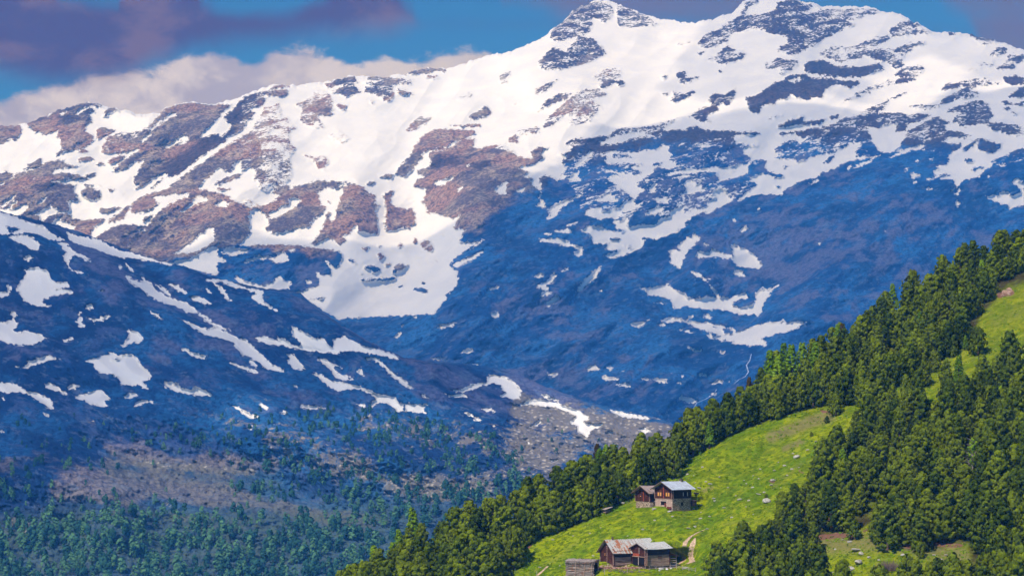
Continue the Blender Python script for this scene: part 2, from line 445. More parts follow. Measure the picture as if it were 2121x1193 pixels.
0 1750,990 1820,980 1880,1000 1960,1010 1940,1040 1880,1060 1790,1040
0 1660,1070 1700,1030 1760,1000 1740,1060 1700,1075
0 1960,760 2040,765 2000,785
0 2020,790 2090,800 2050,815
0 1890,960 2060,1000 1980,1000
@ 1050 230 3.535 A
0 0,340 100,340 200,350 260,330 400,310 450,260 600,240 700,270 830,240 1000,200 1150,200 1190,250 1250,240 1400,240 1600,180 1750,150 1850,160 1850,200 2121,150 2121,1191 0,1191
.17 420,330 700,270 1190,250 1600,190 1850,200 2121,180 2121,540 1700,640 1440,740 1200,760 900,800 560,760 480,560 300,480
1 80,420 200,390 260,350 300,280 400,250 480,240 460,300 380,320 440,330 400,380 430,420 400,470 440,490 370,510 340,480 260,470 240,500 265,580 210,570 165,510 200,500 120,480 160,450
1 75,590 110,555 145,570 100,602
1 260,590 240,640 265,650 285,700 260,715 210,685 250,660 235,630
1 490,420 520,380 620,290 640,300 580,360 540,400 500,425
1 440,500 530,440 520,480 545,500 530,535 515,510 470,515
1 670,320 720,310 760,290 830,300 770,320 790,345 870,340 920,350 870,310 960,300 1010,290 1110,280 1140,240 1190,260 1190,300 1220,310 1190,350 1250,400 1310,400 1200,420 1180,430 1120,430 1060,450 1030,480 1000,500 960,520 945,545 970,570 1030,570 970,610 940,650 940,680 990,700 940,720 830,750 815,790 740,780 690,795 570,760 590,720 690,700 690,740 750,735 830,720 830,690 880,660 930,650 910,620 860,590 830,560 800,540 740,510 760,480 890,490 830,470 710,440 720,430 870,460 980,465 1000,440 940,430 880,410 760,400 850,400 960,410 1000,400 970,390 860,380 740,390 700,360 750,340
0 1060,390 1140,375 1130,400 1070,400
0 970,375 1000,360 990,380
0 1060,440 1100,410 1170,425 1160,450 1060,470
1 740,480 810,475 820,500 770,510
1 665,660 690,625 750,605 815,660 770,675 730,660
1 1010,760 1050,720 1150,700 1130,735 1050,770
1 1080,655 1110,640 1185,645 1180,685 1120,670
1 1035,600 1040,560 1080,530 1095,570 1070,610
1 1000,510 1100,480 1180,455 1200,460 1080,490 1010,520
1 1160,480 1200,450 1300,430 1420,430 1540,400 1540,420 1700,410 1790,380 1770,390 1760,440 1680,440 1600,450 1420,445 1350,460 1260,460 1190,480
1 1190,500 1260,480 1345,462 1320,485 1230,500
1 1300,510 1370,520 1440,560 1440,590 1350,605 1250,618 1290,600 1320,580 1300,545
1 1450,560 1530,530 1600,510 1700,480 1765,465 1700,450 1560,445 1530,460 1560,500 1490,540 1450,565
1 1540,640 1500,600 1580,565 1620,600 1625,640 1660,650 1600,680 1500,740 1440,770 1460,735 1350,770 1340,800 1280,830 1345,830 1220,890 1080,940 1050,930 1000,960 1000,990 930,1030 850,1060 760,1080 700,1065 800,1030 830,1010 705,1020 740,980 760,970 630,980 620,950 610,900 545,890 590,845 660,840 720,870 840,890 880,880 780,850 800,830 760,815 830,810 895,775 880,850 920,850 970,830 1100,830 1130,790 1200,770 1200,730 1300,700 1290,750 1340,730 1440,710 1480,680 1450,690 1500,650
0 750,935 790,925 845,940 790,955
0 1090,900 1170,895 1120,905
0 840,990 910,980 890,1000
0 880,1010 950,995 900,1015
0 870,920 1070,930 1040,945 980,950 1000,930
1 430,840 520,800 515,815 450,845
1 345,888 440,860 480,885 440,893
1 265,903 330,900 330,906
1 240,950 300,935 380,930 440,950 460,975 530,995 565,1010 550,1050 530,1070 490,1045 520,1020 510,1000 400,980 330,965
1 290,740 350,690 420,660 555,610 540,630 450,670 370,740 370,765 290,800 285,790 330,750
1 1245,985 1310,940 1310,920 1350,925 1360,900 1410,920 1415,945 1380,955 1370,1000 1330,1010 1310,1060 1290,1100 1275,1160 1240,1140 1185,1110 1200,1080 1190,1020 1280,1020 1250,1000
1 1370,1065 1400,1035 1480,1030 1500,1010 1600,1045 1660,1070 1650,970 1690,1000 1750,1010 1830,1070 1865,1120 1850,1155 1780,1140 1700,1145 1660,1110 1640,1080 1540,1070 1410,1075
1 1440,960 1480,985 1450,995
1 1700,880 1740,840 1770,865 1720,895
1 1650,800 1670,790 1660,815
1 1820,725 1860,700 1840,730
1 1340,660 1320,645 1355,645
1 1860,200 1930,190 2000,230 1940,290 1980,330 1960,380 1900,400 1920,450 2040,490 2000,495 1880,450 1780,500 1830,540 1720,620 1680,658 1830,610 2020,620 2030,580 2121,530 2121,350 2080,360 1990,350 1960,330 1950,290 2000,250 2050,210 2121,190 2121,150 2000,200 1940,210 1900,230 1860,290 1790,300 1780,340 1740,300 1730,270 1850,260 1820,230
0 1960,555 2020,545 1990,565
0 1890,575 1925,560 1910,580
@ 1521 280 3.535 A
.15 1040,150 1250,0 1560,0 2121,100 2121,180 1900,230 1560,260 1380,200 1240,150
0 1250,20 1370,55 1480,30 1540,60 1640,100 1590,130 1480,110 1395,70 1290,85 1220,85
.1 880,110 940,60 1010,70 1060,110 1040,150 960,150 900,160
0 1400,120 1560,130 1560,200 1480,235 1380,210 1280,200 1180,175 1290,115 1390,112
1 0,300 100,290 100,210 0,230 0,0 400,0 520,30 470,60 440,30 330,70 280,100 320,140 290,170 350,190 450,180 440,210 520,190 560,165 660,135 740,130 860,60 930,50 920,90 860,130 880,160 820,200 760,230 640,270 600,310 520,330 470,350 360,390 355,440 300,430 220,425 100,455 15,480 50,450 150,400 170,350 110,320 200,280 250,290 370,310 360,300 230,270 220,210 250,190 200,180 110,180 60,130 70,100 190,110 180,85 60,60 0,60
0 110,220 220,200 240,270 370,300 330,320 240,290 200,280 110,310
0 0,130 110,150 120,185 0,215
0 350,215 410,225 370,240
0 295,375 355,370 320,385
0 650,210 700,160 740,140 700,200
0 750,220 800,205 780,225
1 540,350 640,318 600,345 520,355
1 820,240 900,215 1040,165 990,205 850,245 830,270
1 920,170 990,150 960,178
.8 1000,0 1250,0 1220,80 1140,130 1080,120 1060,80 1010,60
1 1120,175 1230,110 1340,80 1395,70 1380,110 1290,110 1180,160 1130,180
1 1380,40 1460,10 1440,40 1380,50
1 720,80 790,45 740,80
1 1560,20 1720,30 1750,50 1640,120 1700,120 1770,60 1780,110 1900,130 1950,100 1960,60 1850,0 2121,0 2121,80 1960,160 1880,190 1890,220 1840,250 1790,310 1680,330 1640,380 1590,420 1580,405 1630,375 1600,350 1610,320 1500,320 1600,290 1530,290 1470,305 1455,285 1500,240 1480,230 1560,210 1580,180 1560,160 1590,130 1640,105 1680,60 1540,60
0 1780,90 1800,30 1900,50 1960,70 1880,110 1830,110 1900,130 1780,110
0 1680,180 1750,175 1760,200 1700,205
0 1720,250 1780,225 1840,230 1770,265
1 1385,335 1490,305 1440,325
1 1290,280 1320,275 1365,300 1310,318 1290,305
1 1310,190 1360,185 1340,200
1 1240,245 1280,230 1260,255
1 1420,165 1470,165 1440,178
1 1300,345 1345,340 1320,353
1 1160,393 1220,395 1180,402
1 1400,385 1465,395 1450,405 1405,395
1 1610,440 1640,395 1665,395 1640,445
1 1615,500 1640,475 1650,500 1630,530
1 1690,735 1720,700 1705,725
1 1095,700 1110,685 1108,715
1 615,785 635,785 620,820
1 1845,455 1900,435 1940,450 1945,420 1985,415 2030,420 2020,450 2070,440 2110,405 2040,350 2050,325 2085,320 2090,345 2121,350 2121,510 2060,520 2010,545 2000,510 1940,500 1890,475
1 1940,225 2005,195 1960,230
1 1840,305 1880,292 1860,315
@ 1250 520 3.535 A
1 255,270 440,255 465,235 520,280 580,300 620,340 720,350 760,330 840,340 890,335 920,345 1040,295 1065,350 990,355 940,385 1000,425 1080,400 1120,350 1100,330 1160,275 1200,290 1280,242 1270,260 1230,290 1170,380 1160,450 1130,480 1090,455 1070,475 960,450 880,430 740,420 660,420 600,395 520,430 510,400 490,360 440,340 310,315 330,300
1 770,240 830,290 850,330 870,360 860,375 830,340 800,290
1 630,150 700,165 775,215 760,222 690,190
1 950,150 985,135 1020,155 1020,190 970,175
1 420,510 500,480 590,505 660,465 650,495 600,505 720,525 760,515 850,540 970,570 960,595 1010,590 1100,545 1230,520 1260,530 1320,505 1330,525 1440,510 1490,520 1400,575 1260,610 1140,640 1200,670 1190,690 1060,690 920,670 960,660 860,655 735,615 800,620 890,635 800,600 700,570 650,545 580,515 440,520
0 860,570 920,565 950,585 940,605 890,600
0 790,545 830,555 820,570
1 480,560 560,570 640,585 690,605 640,600 550,575
1 395,540 420,525 465,550
1 190,530 260,525 335,505 280,555 230,558
1 375,375 430,368 465,383 400,390
1 740,470 775,462 790,495 745,487
1 610,698 660,715 730,725 700,747 660,735
1 850,735 900,735 870,753
1 680,905 730,895 780,910 760,922 700,918
1 770,970 830,945 880,948 870,970
1 900,950 970,940 920,960
1 255,935 310,920 345,935 320,945
1 350,945 400,930 470,950 470,965 400,958
1 505,960 580,960 570,972
1 80,970 180,960 200,985 165,1000 130,985
1 0,910 40,925 115,932 60,945 0,935
1 15,855 70,855 50,872
1 545,1068 600,1070 700,1097 670,1110 610,1103 560,1085
1 760,1060 830,1035 820,1050
1 480,890 510,890 495,900
1 560,912 592,912 575,922
@ 1000 400 3.508 A
1 680,725 720,650 800,570 870,520 820,610 770,660 720,700
1 365,605 420,580 445,600 410,620
1 385,670 460,640 520,580 540,600 510,650 460,670 480,690 460,700 400,690
1 460,710 500,720 440,745 400,750
1 460,800 530,735 570,770 540,790 470,822
1 30,695 100,675 130,680 60,700
1 55,880 110,855 120,890 80,912
1 570,575 600,550 620,550
1 845,712 860,702 875,708 858,718
@ 1000 700 4.242 A
1 915,265 990,232 1035,285 920,290
1 1080,262 1145,258 1120,285
1 555,310 675,312 610,333
1 1225,290 1270,295 1250,303
@ 500 600 3.508 A
1 1600,450 1660,430 1705,440 1650,458
1 1610,545 1670,535 1728,548 1690,570
1 1355,500 1470,492 1460,510
@ 0 400 3.508 B
1 0,130 60,150 130,180 220,220 330,250 370,290 470,340 440,350 350,330 290,300 160,270 170,290 60,300 0,290
0 45,245 110,240 160,270 60,290
1 480,280 560,310 680,330 760,360 860,410 960,430 1060,465 1170,480 1265,515 1250,530 1160,510 1020,480 860,470 700,410 580,380 520,350 490,320
1 40,310 130,310 240,315 245,345 290,375 270,420 220,410 160,370 70,330
1 430,355 480,360 500,390 530,420 600,455 660,490 620,485 540,445 510,470 500,510 520,550 580,575 680,595 560,580 500,550 480,500 450,465 490,440 450,390
1 170,470 210,445 245,465 215,490 200,500
1 180,555 250,545 340,560 360,590 360,625 410,655 490,645 510,680 400,695 350,705 440,700 525,700 520,725 400,745 320,770 300,800 375,815 350,832 260,825 210,805 150,750 120,695 145,640 185,590
1 0,725 50,715 60,680 40,665 75,665 75,740 30,765 0,760
1 895,500 940,530 985,590 960,570
1 905,600 990,640 1050,650 1030,620 1090,650 1140,710 1240,765 1350,790 1420,840 1425,865 1360,860 1260,810 1200,800 1100,760 1030,700 960,660
1 1120,645 1160,680 1210,690 1250,765 1190,720 1140,680
1 1210,650 1290,670 1370,730 1330,730 1260,690
1 1370,745 1430,750 1500,770 1555,815 1480,805 1400,780
1 1470,630 1560,620 1640,625 1750,680 1850,700 1915,720 1900,760 1930,800 2035,865 2000,860 1900,810 1830,760 1870,720 1780,700 1680,680 1600,640 1560,650 1620,690 1680,780 1640,770 1590,700 1540,650
1 1490,695 1520,695 1535,730 1510,725
1 855,530 885,535 875,555
1 1050,840 1110,860 1195,922 1150,910
1 605,845 650,800 695,825 640,842
1 555,890 590,850 590,880 570,895
1 555,940 570,905 600,905 590,945 625,965 580,970
1 610,900 670,905 660,920
1 665,930 730,900 805,885 800,910 720,930 680,942
1 75,850 120,860 125,900 100,910 130,960 110,980 160,1010 180,990 230,1010 290,1020 345,1055 270,1095 180,1108 60,1095 0,1070 0,940 40,940 90,910
0 85,990 120,985 150,1010 110,1005
1 445,1070 540,1050 470,1095
1 920,985 950,1000 1010,1010 1040,1060 1010,1085 950,1080 895,1120 880,1110 920,1080 940,1030
1 1305,905 1400,950 1500,985 1560,975 1620,1000 1700,1040 1780,1060 1820,1100 1910,1180 1905,1193 1850,1193 1750,1130 1690,1100 1740,1090 1620,1060 1500,1030 1400,980
1 1420,865 1480,890 1560,950 1680,995 1600,985 1530,950
1 1850,1055 1920,1045 2000,1065 2060,1110 1950,1100 1880,1075
@ 0 560 3.535 B
1 100,705 190,700 200,665 290,640 350,618 380,635 455,655 340,660 270,680 200,715 110,715
1 610,665 700,640 820,600 880,625 970,615 1010,650 1040,700 1080,730 1115,775 1080,795 1040,810 1050,830 1110,875 1060,860 1000,840 880,835 870,790 800,750 720,745 680,700 690,680
0 810,655 840,635 900,640 830,665
1 0,820 70,820 130,830 190,880 260,890 350,940 385,960 395,1020 330,990 290,950 230,920 150,890 60,900 0,890
1 320,830 370,825 430,850 490,905 440,890 340,870
1 485,875 520,825 595,840 540,870
1 545,925 620,905 720,875 760,885 780,910 815,940 760,960 800,995 740,995 640,960
1 895,930 940,890 1010,910 960,945
1 975,1000 990,960 1060,942 1150,970 1070,975 1000,998
1 1210,815 1270,812 1320,860 1400,880 1440,850 1500,875 1575,925 1480,915 1350,900 1270,880 1210,845
1 1325,565 1370,570 1400,600 1515,625 1500,655 1430,640 1370,610
1 1700,540 1760,530 1860,590 1960,690 2100,745 1990,725 1900,680 1800,620
1 1820,670 1860,670 1900,705 1860,705
1 1680,670 1760,690 1890,745 1880,760 1790,730 1720,700
1 1665,970 1750,1000 1770,1020 1830,1050 1900,1060 1870,1088 1820,1075 1770,1040 1700,995
1 1895,980 1950,985 1970,1020 1930,1010
1 1925,935 2005,965 1950,955
1 2035,1045 2095,1035 2095,1062
1 1815,1150 1850,1140 1840,1165
1 0,920 40,940 35,950
1 85,965 120,995 100,990
1 300,1030 385,1075 340,1065
1 705,150 760,140 755,160
1 0,1170 40,1175 20,1185
@ 500 600 3.508 B
1 90,350 180,345 270,370 350,400 420,420 440,390 370,330 370,270 460,310 530,350 610,355 620,380 680,350 750,340 830,380 900,410 1000,430 1140,490 1140,515 1060,490 900,460 780,445 680,460 600,460 450,440 330,410 200,380
1 235,335 330,370 360,400 270,360
0 615,370 660,370 670,420 630,410
1 0,385 60,400 130,460 200,530 320,590 310,605 190,580 100,510 0,470
1 335,460 390,480 440,540 465,585 420,575 370,580 340,510
1 545,495 640,515 700,545 730,570 670,555 700,610 760,630 840,660 750,660 690,640 640,570
1 690,465 740,465 790,490
1 900,490 980,490 1050,550 1130,620 1225,680 1170,685 1090,630 1030,560 960,515 905,515
1 1165,690 1200,690 1265,715 1200,710
1 845,595 865,560 890,630
1 495,600 600,625 650,660 760,680 850,700 900,720 990,760 1120,775 1140,820 1230,830 1340,830 1320,870 1360,905 1260,885 1120,885 1110,860 1060,820 1000,820 930,860 940,820 980,790 930,750 850,720 760,730 700,740 640,710 560,640
0 1175,840 1195,835 1195,880 1175,880
1 0,550 60,570 120,605 90,610 0,575
1 50,520 100,530 130,560 90,560
1 1285,750 1330,765 1380,800 1320,785
1 770,790 910,850 860,840
1 420,840 520,845 620,860 520,868 440,855
1 345,685 410,690 400,715
1 1490,725 1600,725 1680,690 1780,680 1800,615 1860,620 1950,650 2000,690 2035,740 2010,790 1970,798 1880,770 1915,745 1880,690 1830,675 1700,710 1620,740 1540,742
1 1460,750 1540,765 1600,755 1660,778 1530,785
1 1605,880 1740,930 1740,960 1650,920
1 1725,855 1800,860 1860,885 1780,885
1 1985,970 2030,980 2030,990
1 1815,985 1845,985 1840,1005
1 1205,915 1270,940 1240,938
@ 1000 700 4.242 B
1 205,565 300,590 340,585 400,545 500,540 620,560 740,610 800,625 860,645 950,710 870,740 940,755 1070,755 950,810 915,865 840,820 830,770 765,735 820,700 800,670 720,640 650,605 560,595 420,590 290,602
1 520,495 600,510 530,520
1 530,525 620,530 690,552 600,545
1 1120,640 1200,650 1330,670 1475,705 1470,715 1360,705 1250,690 1170,665
1 1090,820 1150,820 1150,840 1110,845
1 1380,800 1430,785 1470,820 1440,835 1390,825
1 1200,880 1260,870 1230,892
1 390,780 460,750 490,720 520,740 440,785
1 285,745 340,770 310,772
1 1740,840 1800,870 1830,875 1790,880
1 630,790 680,795 650,805
1 370,910 415,925 400,932
1 985,1005 1025,1020 1010,1028
1 555,1080 700,1060 620,1090
'''
# ---------------------------------------------------------------- noise on arrays
_rng = np.random.RandomState(7)
_P = _rng.permutation(512).astype(np.int64); _P = np.concatenate([_P, _P])
_G = np.stack([np.cos(np.linspace(0, 2 * np.pi, 512, endpoint=False)), np.sin(np.linspace(0, 2 * np.pi, 512, endpoint=False))], 1)
def gnoise(x, y, seed=0):
    x = np.asarray(x, float) + seed * 17.3; y = np.asarray(y, float) + seed * 9.1
    xi = np.floor(x).astype(np.int64); yi = np.floor(y).astype(np.int64)
    xf = x - xi; yf = y - yi
    u = xf * xf * xf * (xf * (xf * 6 - 15) + 10); v = yf * yf * yf * (yf * (yf * 6 - 15) + 10)
    def g(ix, iy, dx, dy):
        h = _P[(_P[ix & 511] + iy) & 511]
        gr = _G[h]
        return gr[..., 0] * dx + gr[..., 1] * dy
    a = g(xi, yi, xf, yf); b = g(xi + 1, yi, xf - 1, yf)
    c = g(xi, yi + 1, xf, yf - 1); d = g(xi + 1, yi + 1, xf - 1, yf - 1)
    return (a + (b - a) * u) * (1 - v) + (c + (d - c) * u) * v
def fbm(x, y, oct=4, seed=0, gain=0.5):
    s = 0; a = 1.0; f = 1.0
    for i in range(oct):
        s = s + a * gnoise(x * f, y * f, seed + i * 3); a *= gain; f *= 2.03
    return s
def ridged(x, y, oct=4, seed=0, gain=0.5):
    s = 0; a = 1.0; f = 1.0
    for i in range(oct):
        s = s + a * (1 - 2.2 * np.abs(gnoise(x * f, y * f, seed + i * 5))); a *= gain; f *= 2.07
    return s
def sstep(a, b, x):
    t = np.clip((x - a) / (b - a), 0, 1); return t * t * (3 - 2 * t)
def seg_dist(x, y, pts):
    d = np.full(np.shape(x), 1e9)
    for (x0, y0), (x1, y1) in zip(pts[:-1], pts[1:]):
        vx, vy = x1 - x0, y1 - y0
        t = np.clip(((x - x0) * vx + (y - y0) * vy) / (vx * vx + vy * vy), 0, 1)
        d = np.minimum(d, np.hypot(x - x0 - t * vx, y - y0 - t * vy))
    return d

# ---------------------------------------------------------------- ground cover masks
MS = 1.5
MW, MH = int(2121 / MS) + 2, int(1193 / MS) + 2
def paint(mask, poly, val):
    p = np.array(poly) / MS
    x0, y0 = np.floor(p.min(0)).astype(int) - 1; x1, y1 = np.ceil(p.max(0)).astype(int) + 1
    x0 = max(x0, 0); y0 = max(y0, 0); x1 = min(x1, MW); y1 = min(y1, MH)
    if x1 <= x0 or y1 <= y0: return
    gx, gy = np.meshgrid(np.arange(x0, x1) + 0.5, np.arange(y0, y1) + 0.5)
    inside = np.zeros(gx.shape, bool)
    q = np.roll(p, -1, 0)
    for (ax, ay), (bx, by) in zip(p, q):
        if ay == by: continue
        c = ((ay > gy) != (by > gy)) & (gx < (bx - ax) * (gy - ay) / (by - ay) + ax)
        inside ^= c
    sub = mask[y0:y1, x0:x1]
    sub[inside] = val
def blur(m, n):
    for _ in range(n):
        m = (np.pad(m, 1, 'edge')[:-2, 1:-1] + 2 * m + np.pad(m, 1, 'edge')[2:, 1:-1]) / 4
        m = (np.pad(m, 1, 'edge')[1:-1, :-2] + 2 * m + np.pad(m, 1, 'edge')[1:-1, 2:]) / 4
    return m
def load_masks():
    M = {'A': np.zeros((MH, MW)), 'B': np.zeros((MH, MW))}
    for line in SNOW.strip().splitlines():
        w = line.split()
        if w[0] == '@':
            ox, oy, k, lay = float(w[1]), float(w[2]), float(w[3]), w[4]; continue
        pts = [tuple(float(c) for c in t.split(',')) for t in w[1:]]
        paint(M[lay], [(ox + x / k, oy + y / k) for x, y in pts], float(w[0]))
    return {k: blur(v, 1) for k, v in M.items()}
MASK = load_masks()
def sample(m, x, y):
    x = np.abs(x); x = np.where(x > 2121, 4242 - x, x)
    fx = np.clip(x / MS - 0.5, 0, MW - 1.001); fy = np.clip(y / MS - 0.5, 0, MH - 1.001)
    ix = fx.astype(int); iy = fy.astype(int); dx = fx - ix; dy = fy - iy
    return (m[iy, ix] * (1 - dx) + m[iy, ix + 1] * dx) * (1 - dy) + (m[iy + 1, ix] * (1 - dx) + m[iy + 1, ix + 1] * dx) * dy
def snow_at(lay, x, y, amp=2.7):
    wx = x + amp * (fbm(x / 9, y / 5, 4, 1, .65) * 1.7); wy = y + amp * 0.75 * (fbm(x / 8, y / 5, 4, 5, .65) * 1.7)
    return sample(MASK[lay], wx, wy)

def grid_mesh(name, P, attrs, mat, kind=None, parent=None, smooth=True):
    nr, nc = P.shape[:2]
    me = bpy.data.meshes.new(name)
    v = P.reshape(-1, 3).astype(np.float32)
    idx = np.arange(nr * nc).reshape(nr, nc)
    a = idx[:-1, :-1].ravel(); b = idx[1:, :-1].ravel(); c = idx[1:, 1:].ravel(); d = idx[:-1, 1:].ravel()
    f = np.stack([a, b, c, d], 1).astype(np.int32)
    me.vertices.add(len(v)); me.vertices.foreach_set('co', v.ravel())
    me.loops.add(f.size); me.loops.foreach_set('vertex_index', f.ravel())
    me.polygons.add(len(f)); me.polygons.foreach_set('loop_start', np.arange(0, f.size, 4, dtype=np.int32))
    me.polygons.foreach_set('loop_total', np.full(len(f), 4, np.int32))
    me.polygons.foreach_set('use_smooth', np.full(len(f), smooth))
    me.update(calc_edges=True)
    for k, arr in attrs.items():
        at = me.attributes.new(k, 'FLOAT', 'POINT'); at.data.foreach_set('value', np.ascontiguousarray(arr, dtype=np.float32).ravel())
    me.materials.append(mat)
    o = bpy.data.objects.new(name, me); COL.objects.link(o)
    if kind: o['kind'] = kind
    return o

# ---------------------------------------------------------------- far massif
CREST_A = [(-260, 320), (-160, 290), (0, 261), (55, 258), (95, 240), (140, 222), (180, 213), (200, 215), (225, 224), (260, 228), (290, 236), (330, 233), (345, 222),
           (375, 213), (405, 211), (440, 217), (480, 208), (510, 195), (545, 182), (575, 175), (600, 178), (660, 172), (700, 164), (720, 158),
           (800, 160), (830, 155), (880, 143), (905, 140), (925, 144), (960, 133), (1000, 118), (1040, 110), (1075, 100), (1110, 85), (1140, 65),
           (1165, 45), (1185, 25), (1205, 10), (1235, 1), (1265, 4), (1290, 12), (1330, 28), (1360, 38), (1400, 43), (1440, 46), (1480, 40),
           (1515, 27), (1535, 8), (1550, 0), (1590, -16), (1630, -14), (1655, 2), (1685, 8), (1700, 12), (1760, 14), (1800, 15), (1830, 25), (1865, 28),
           (1885, 44), (1900, 47), (1930, 66), (1980, 68), (2005, 70), (2040, 80), (2080, 90), (2121, 105), (2280, 150), (2400, 190)]
CREST_B = [(-260, 330), (-160, 370), (0, 437), (60, 452), (150, 475), (230, 505), (330, 541), (380, 550), (440, 575), (520, 592), (548, 598), (600, 602), (622, 606),
           (640, 625), (665, 642), (700, 668), (760, 705), (830, 738), (880, 748), (960, 752), (1020, 760), (1080, 778), (1130, 800), (1180, 818),
           (1240, 838), (1330, 857), (1380, 870), (1431, 898), (1500, 935), (1600, 985), (2400, 1300)]
def crest(pts, x):
    p = np.array(pts); return np.interp(x, p[:, 0], p[:, 1])

def depth_A(x, y):
    tz = tanz(x, y)
    return 2242.0 / (0.44 - tz)
def relief_A(x, y, snow):
    d = np.zeros_like(x)
    # big spurs stand towards us, gullies run back
    for pts, w, a in (
        ([(1180, 20), (1130, 130), (1210, 250), (1010, 420), (960, 640)], 80, -150),
        ([(740, 400), (735, 500)], 42, -55),
        ([(300, 230), (480, 300), (390, 400), (260, 480)], 55, -90),
        ([(180, 215), (130, 330), (20, 430)], 50, -70),
        ([(560, 190), (560, 340), (430, 480)], 45, -80),
        ([(1600, 0), (1650, 180), (1450, 330), (1260, 420), (1120, 560)], 80, -130),
        ([(2121, 300), (1850, 420), (1660, 700)], 100, -130),
        ([(1330, 560), (1440, 640), (1560, 660), (1640, 560)], 45, 70),
        ([(1560, 540), (1480, 740), (1430, 900)], 45, 70),
        ([(860, 420), (880, 540), (780, 640)], 70, 110),
        ([(380, 240), (330, 380), (210, 470)], 32, 60),
        ([(900, 150), (820, 380), (790, 500)], 60, 60),
        ([(1400, 50), (1350, 230), (1150, 330)], 70, 60)):
        d = d + a * np.exp(-(seg_dist(x, y, pts) / w) ** 2)
    # strata run down to the left
    c, s = math.cos(R(28)), math.sin(R(28))
    xr, yr = x * c - y * s, x * s + y * c
    d = d - 44 * ridged(xr / 230, yr / 110, 2, 2)
    d = d - 18 * ridged(xr / 74, yr / 34, 3, 11) * (1 - 0.80 * snow)
    d = d - 6.0 * ridged(xr / 20, yr / 10, 3, 21) * (1 - 0.8 * snow)
    d = d - 2.4 * fbm(x / 5.5, y / 4.0, 3, 31) * (1 - 0.9 * snow)
    return d

def build_layer(name, crestpts, bottom, depthf, relieff, lay, mat, dx, rows, jag, extra):
    xs = np.concatenate([np.arange(-1200, -120, 14.0), np.arange(-120, 2242, dx), np.arange(2242, 3300, 14.0)])
    cr = crest(crestpts, xs)
    cr = cr + jag * (fbm(xs / 14, xs * 0, 4, 3) * 2.2 + 1.2 * gnoise(xs / 3.3, xs * 0 + 4, 8))
    bt = np.interp(xs, [p[0] for p in bottom], [p[1] for p in bottom])
    t = np.linspace(0, 1, rows)[:, None]
    Y = cr[None] * (1 - t) + bt[None] * t
    X = np.repeat(xs[None], rows, 0)
    sn = snow_at(lay, X, Y)
    fade = sstep(0, 7, Y - cr[None]) * 0.8 + 0.2
    D = depthf(X, Y) + relieff(X, Y, sn) * fade
    P = world_pt(X, Y, D)
    # the mountain goes on behind its crest and under the valley at its foot
    top = P[0]
    back = []
    for k, (dy, dz) in enumerate(((560, -700), (420, -330), (250, -90), (60, -9), (14, -0.8))):
        q = top.copy(); q[:, 1] += dy; q[:, 2] += dz * (1 if k > 2 else 1.0)
        sc = q[:, 1] / top[:, 1]; q[:, 0] *= sc
        back.append(q)
    foot = P[-1].copy(); foot[:, 2] = np.minimum(foot[:, 2] - 260, -560); foot[:, 1] -= 420
    P = np.concatenate([np.array(back), P, foot[None]], 0)
    def padrows(a): return np.concatenate([np.repeat(a[:1], 5, 0), a, a[-1:]], 0)
    at = {'snow': padrows(sn)}
    for k, fn in extra.items(): at[k] = padrows(fn(X, Y))
    return grid_mesh(name, P, at, mat, 'structure'), (xs, cr)

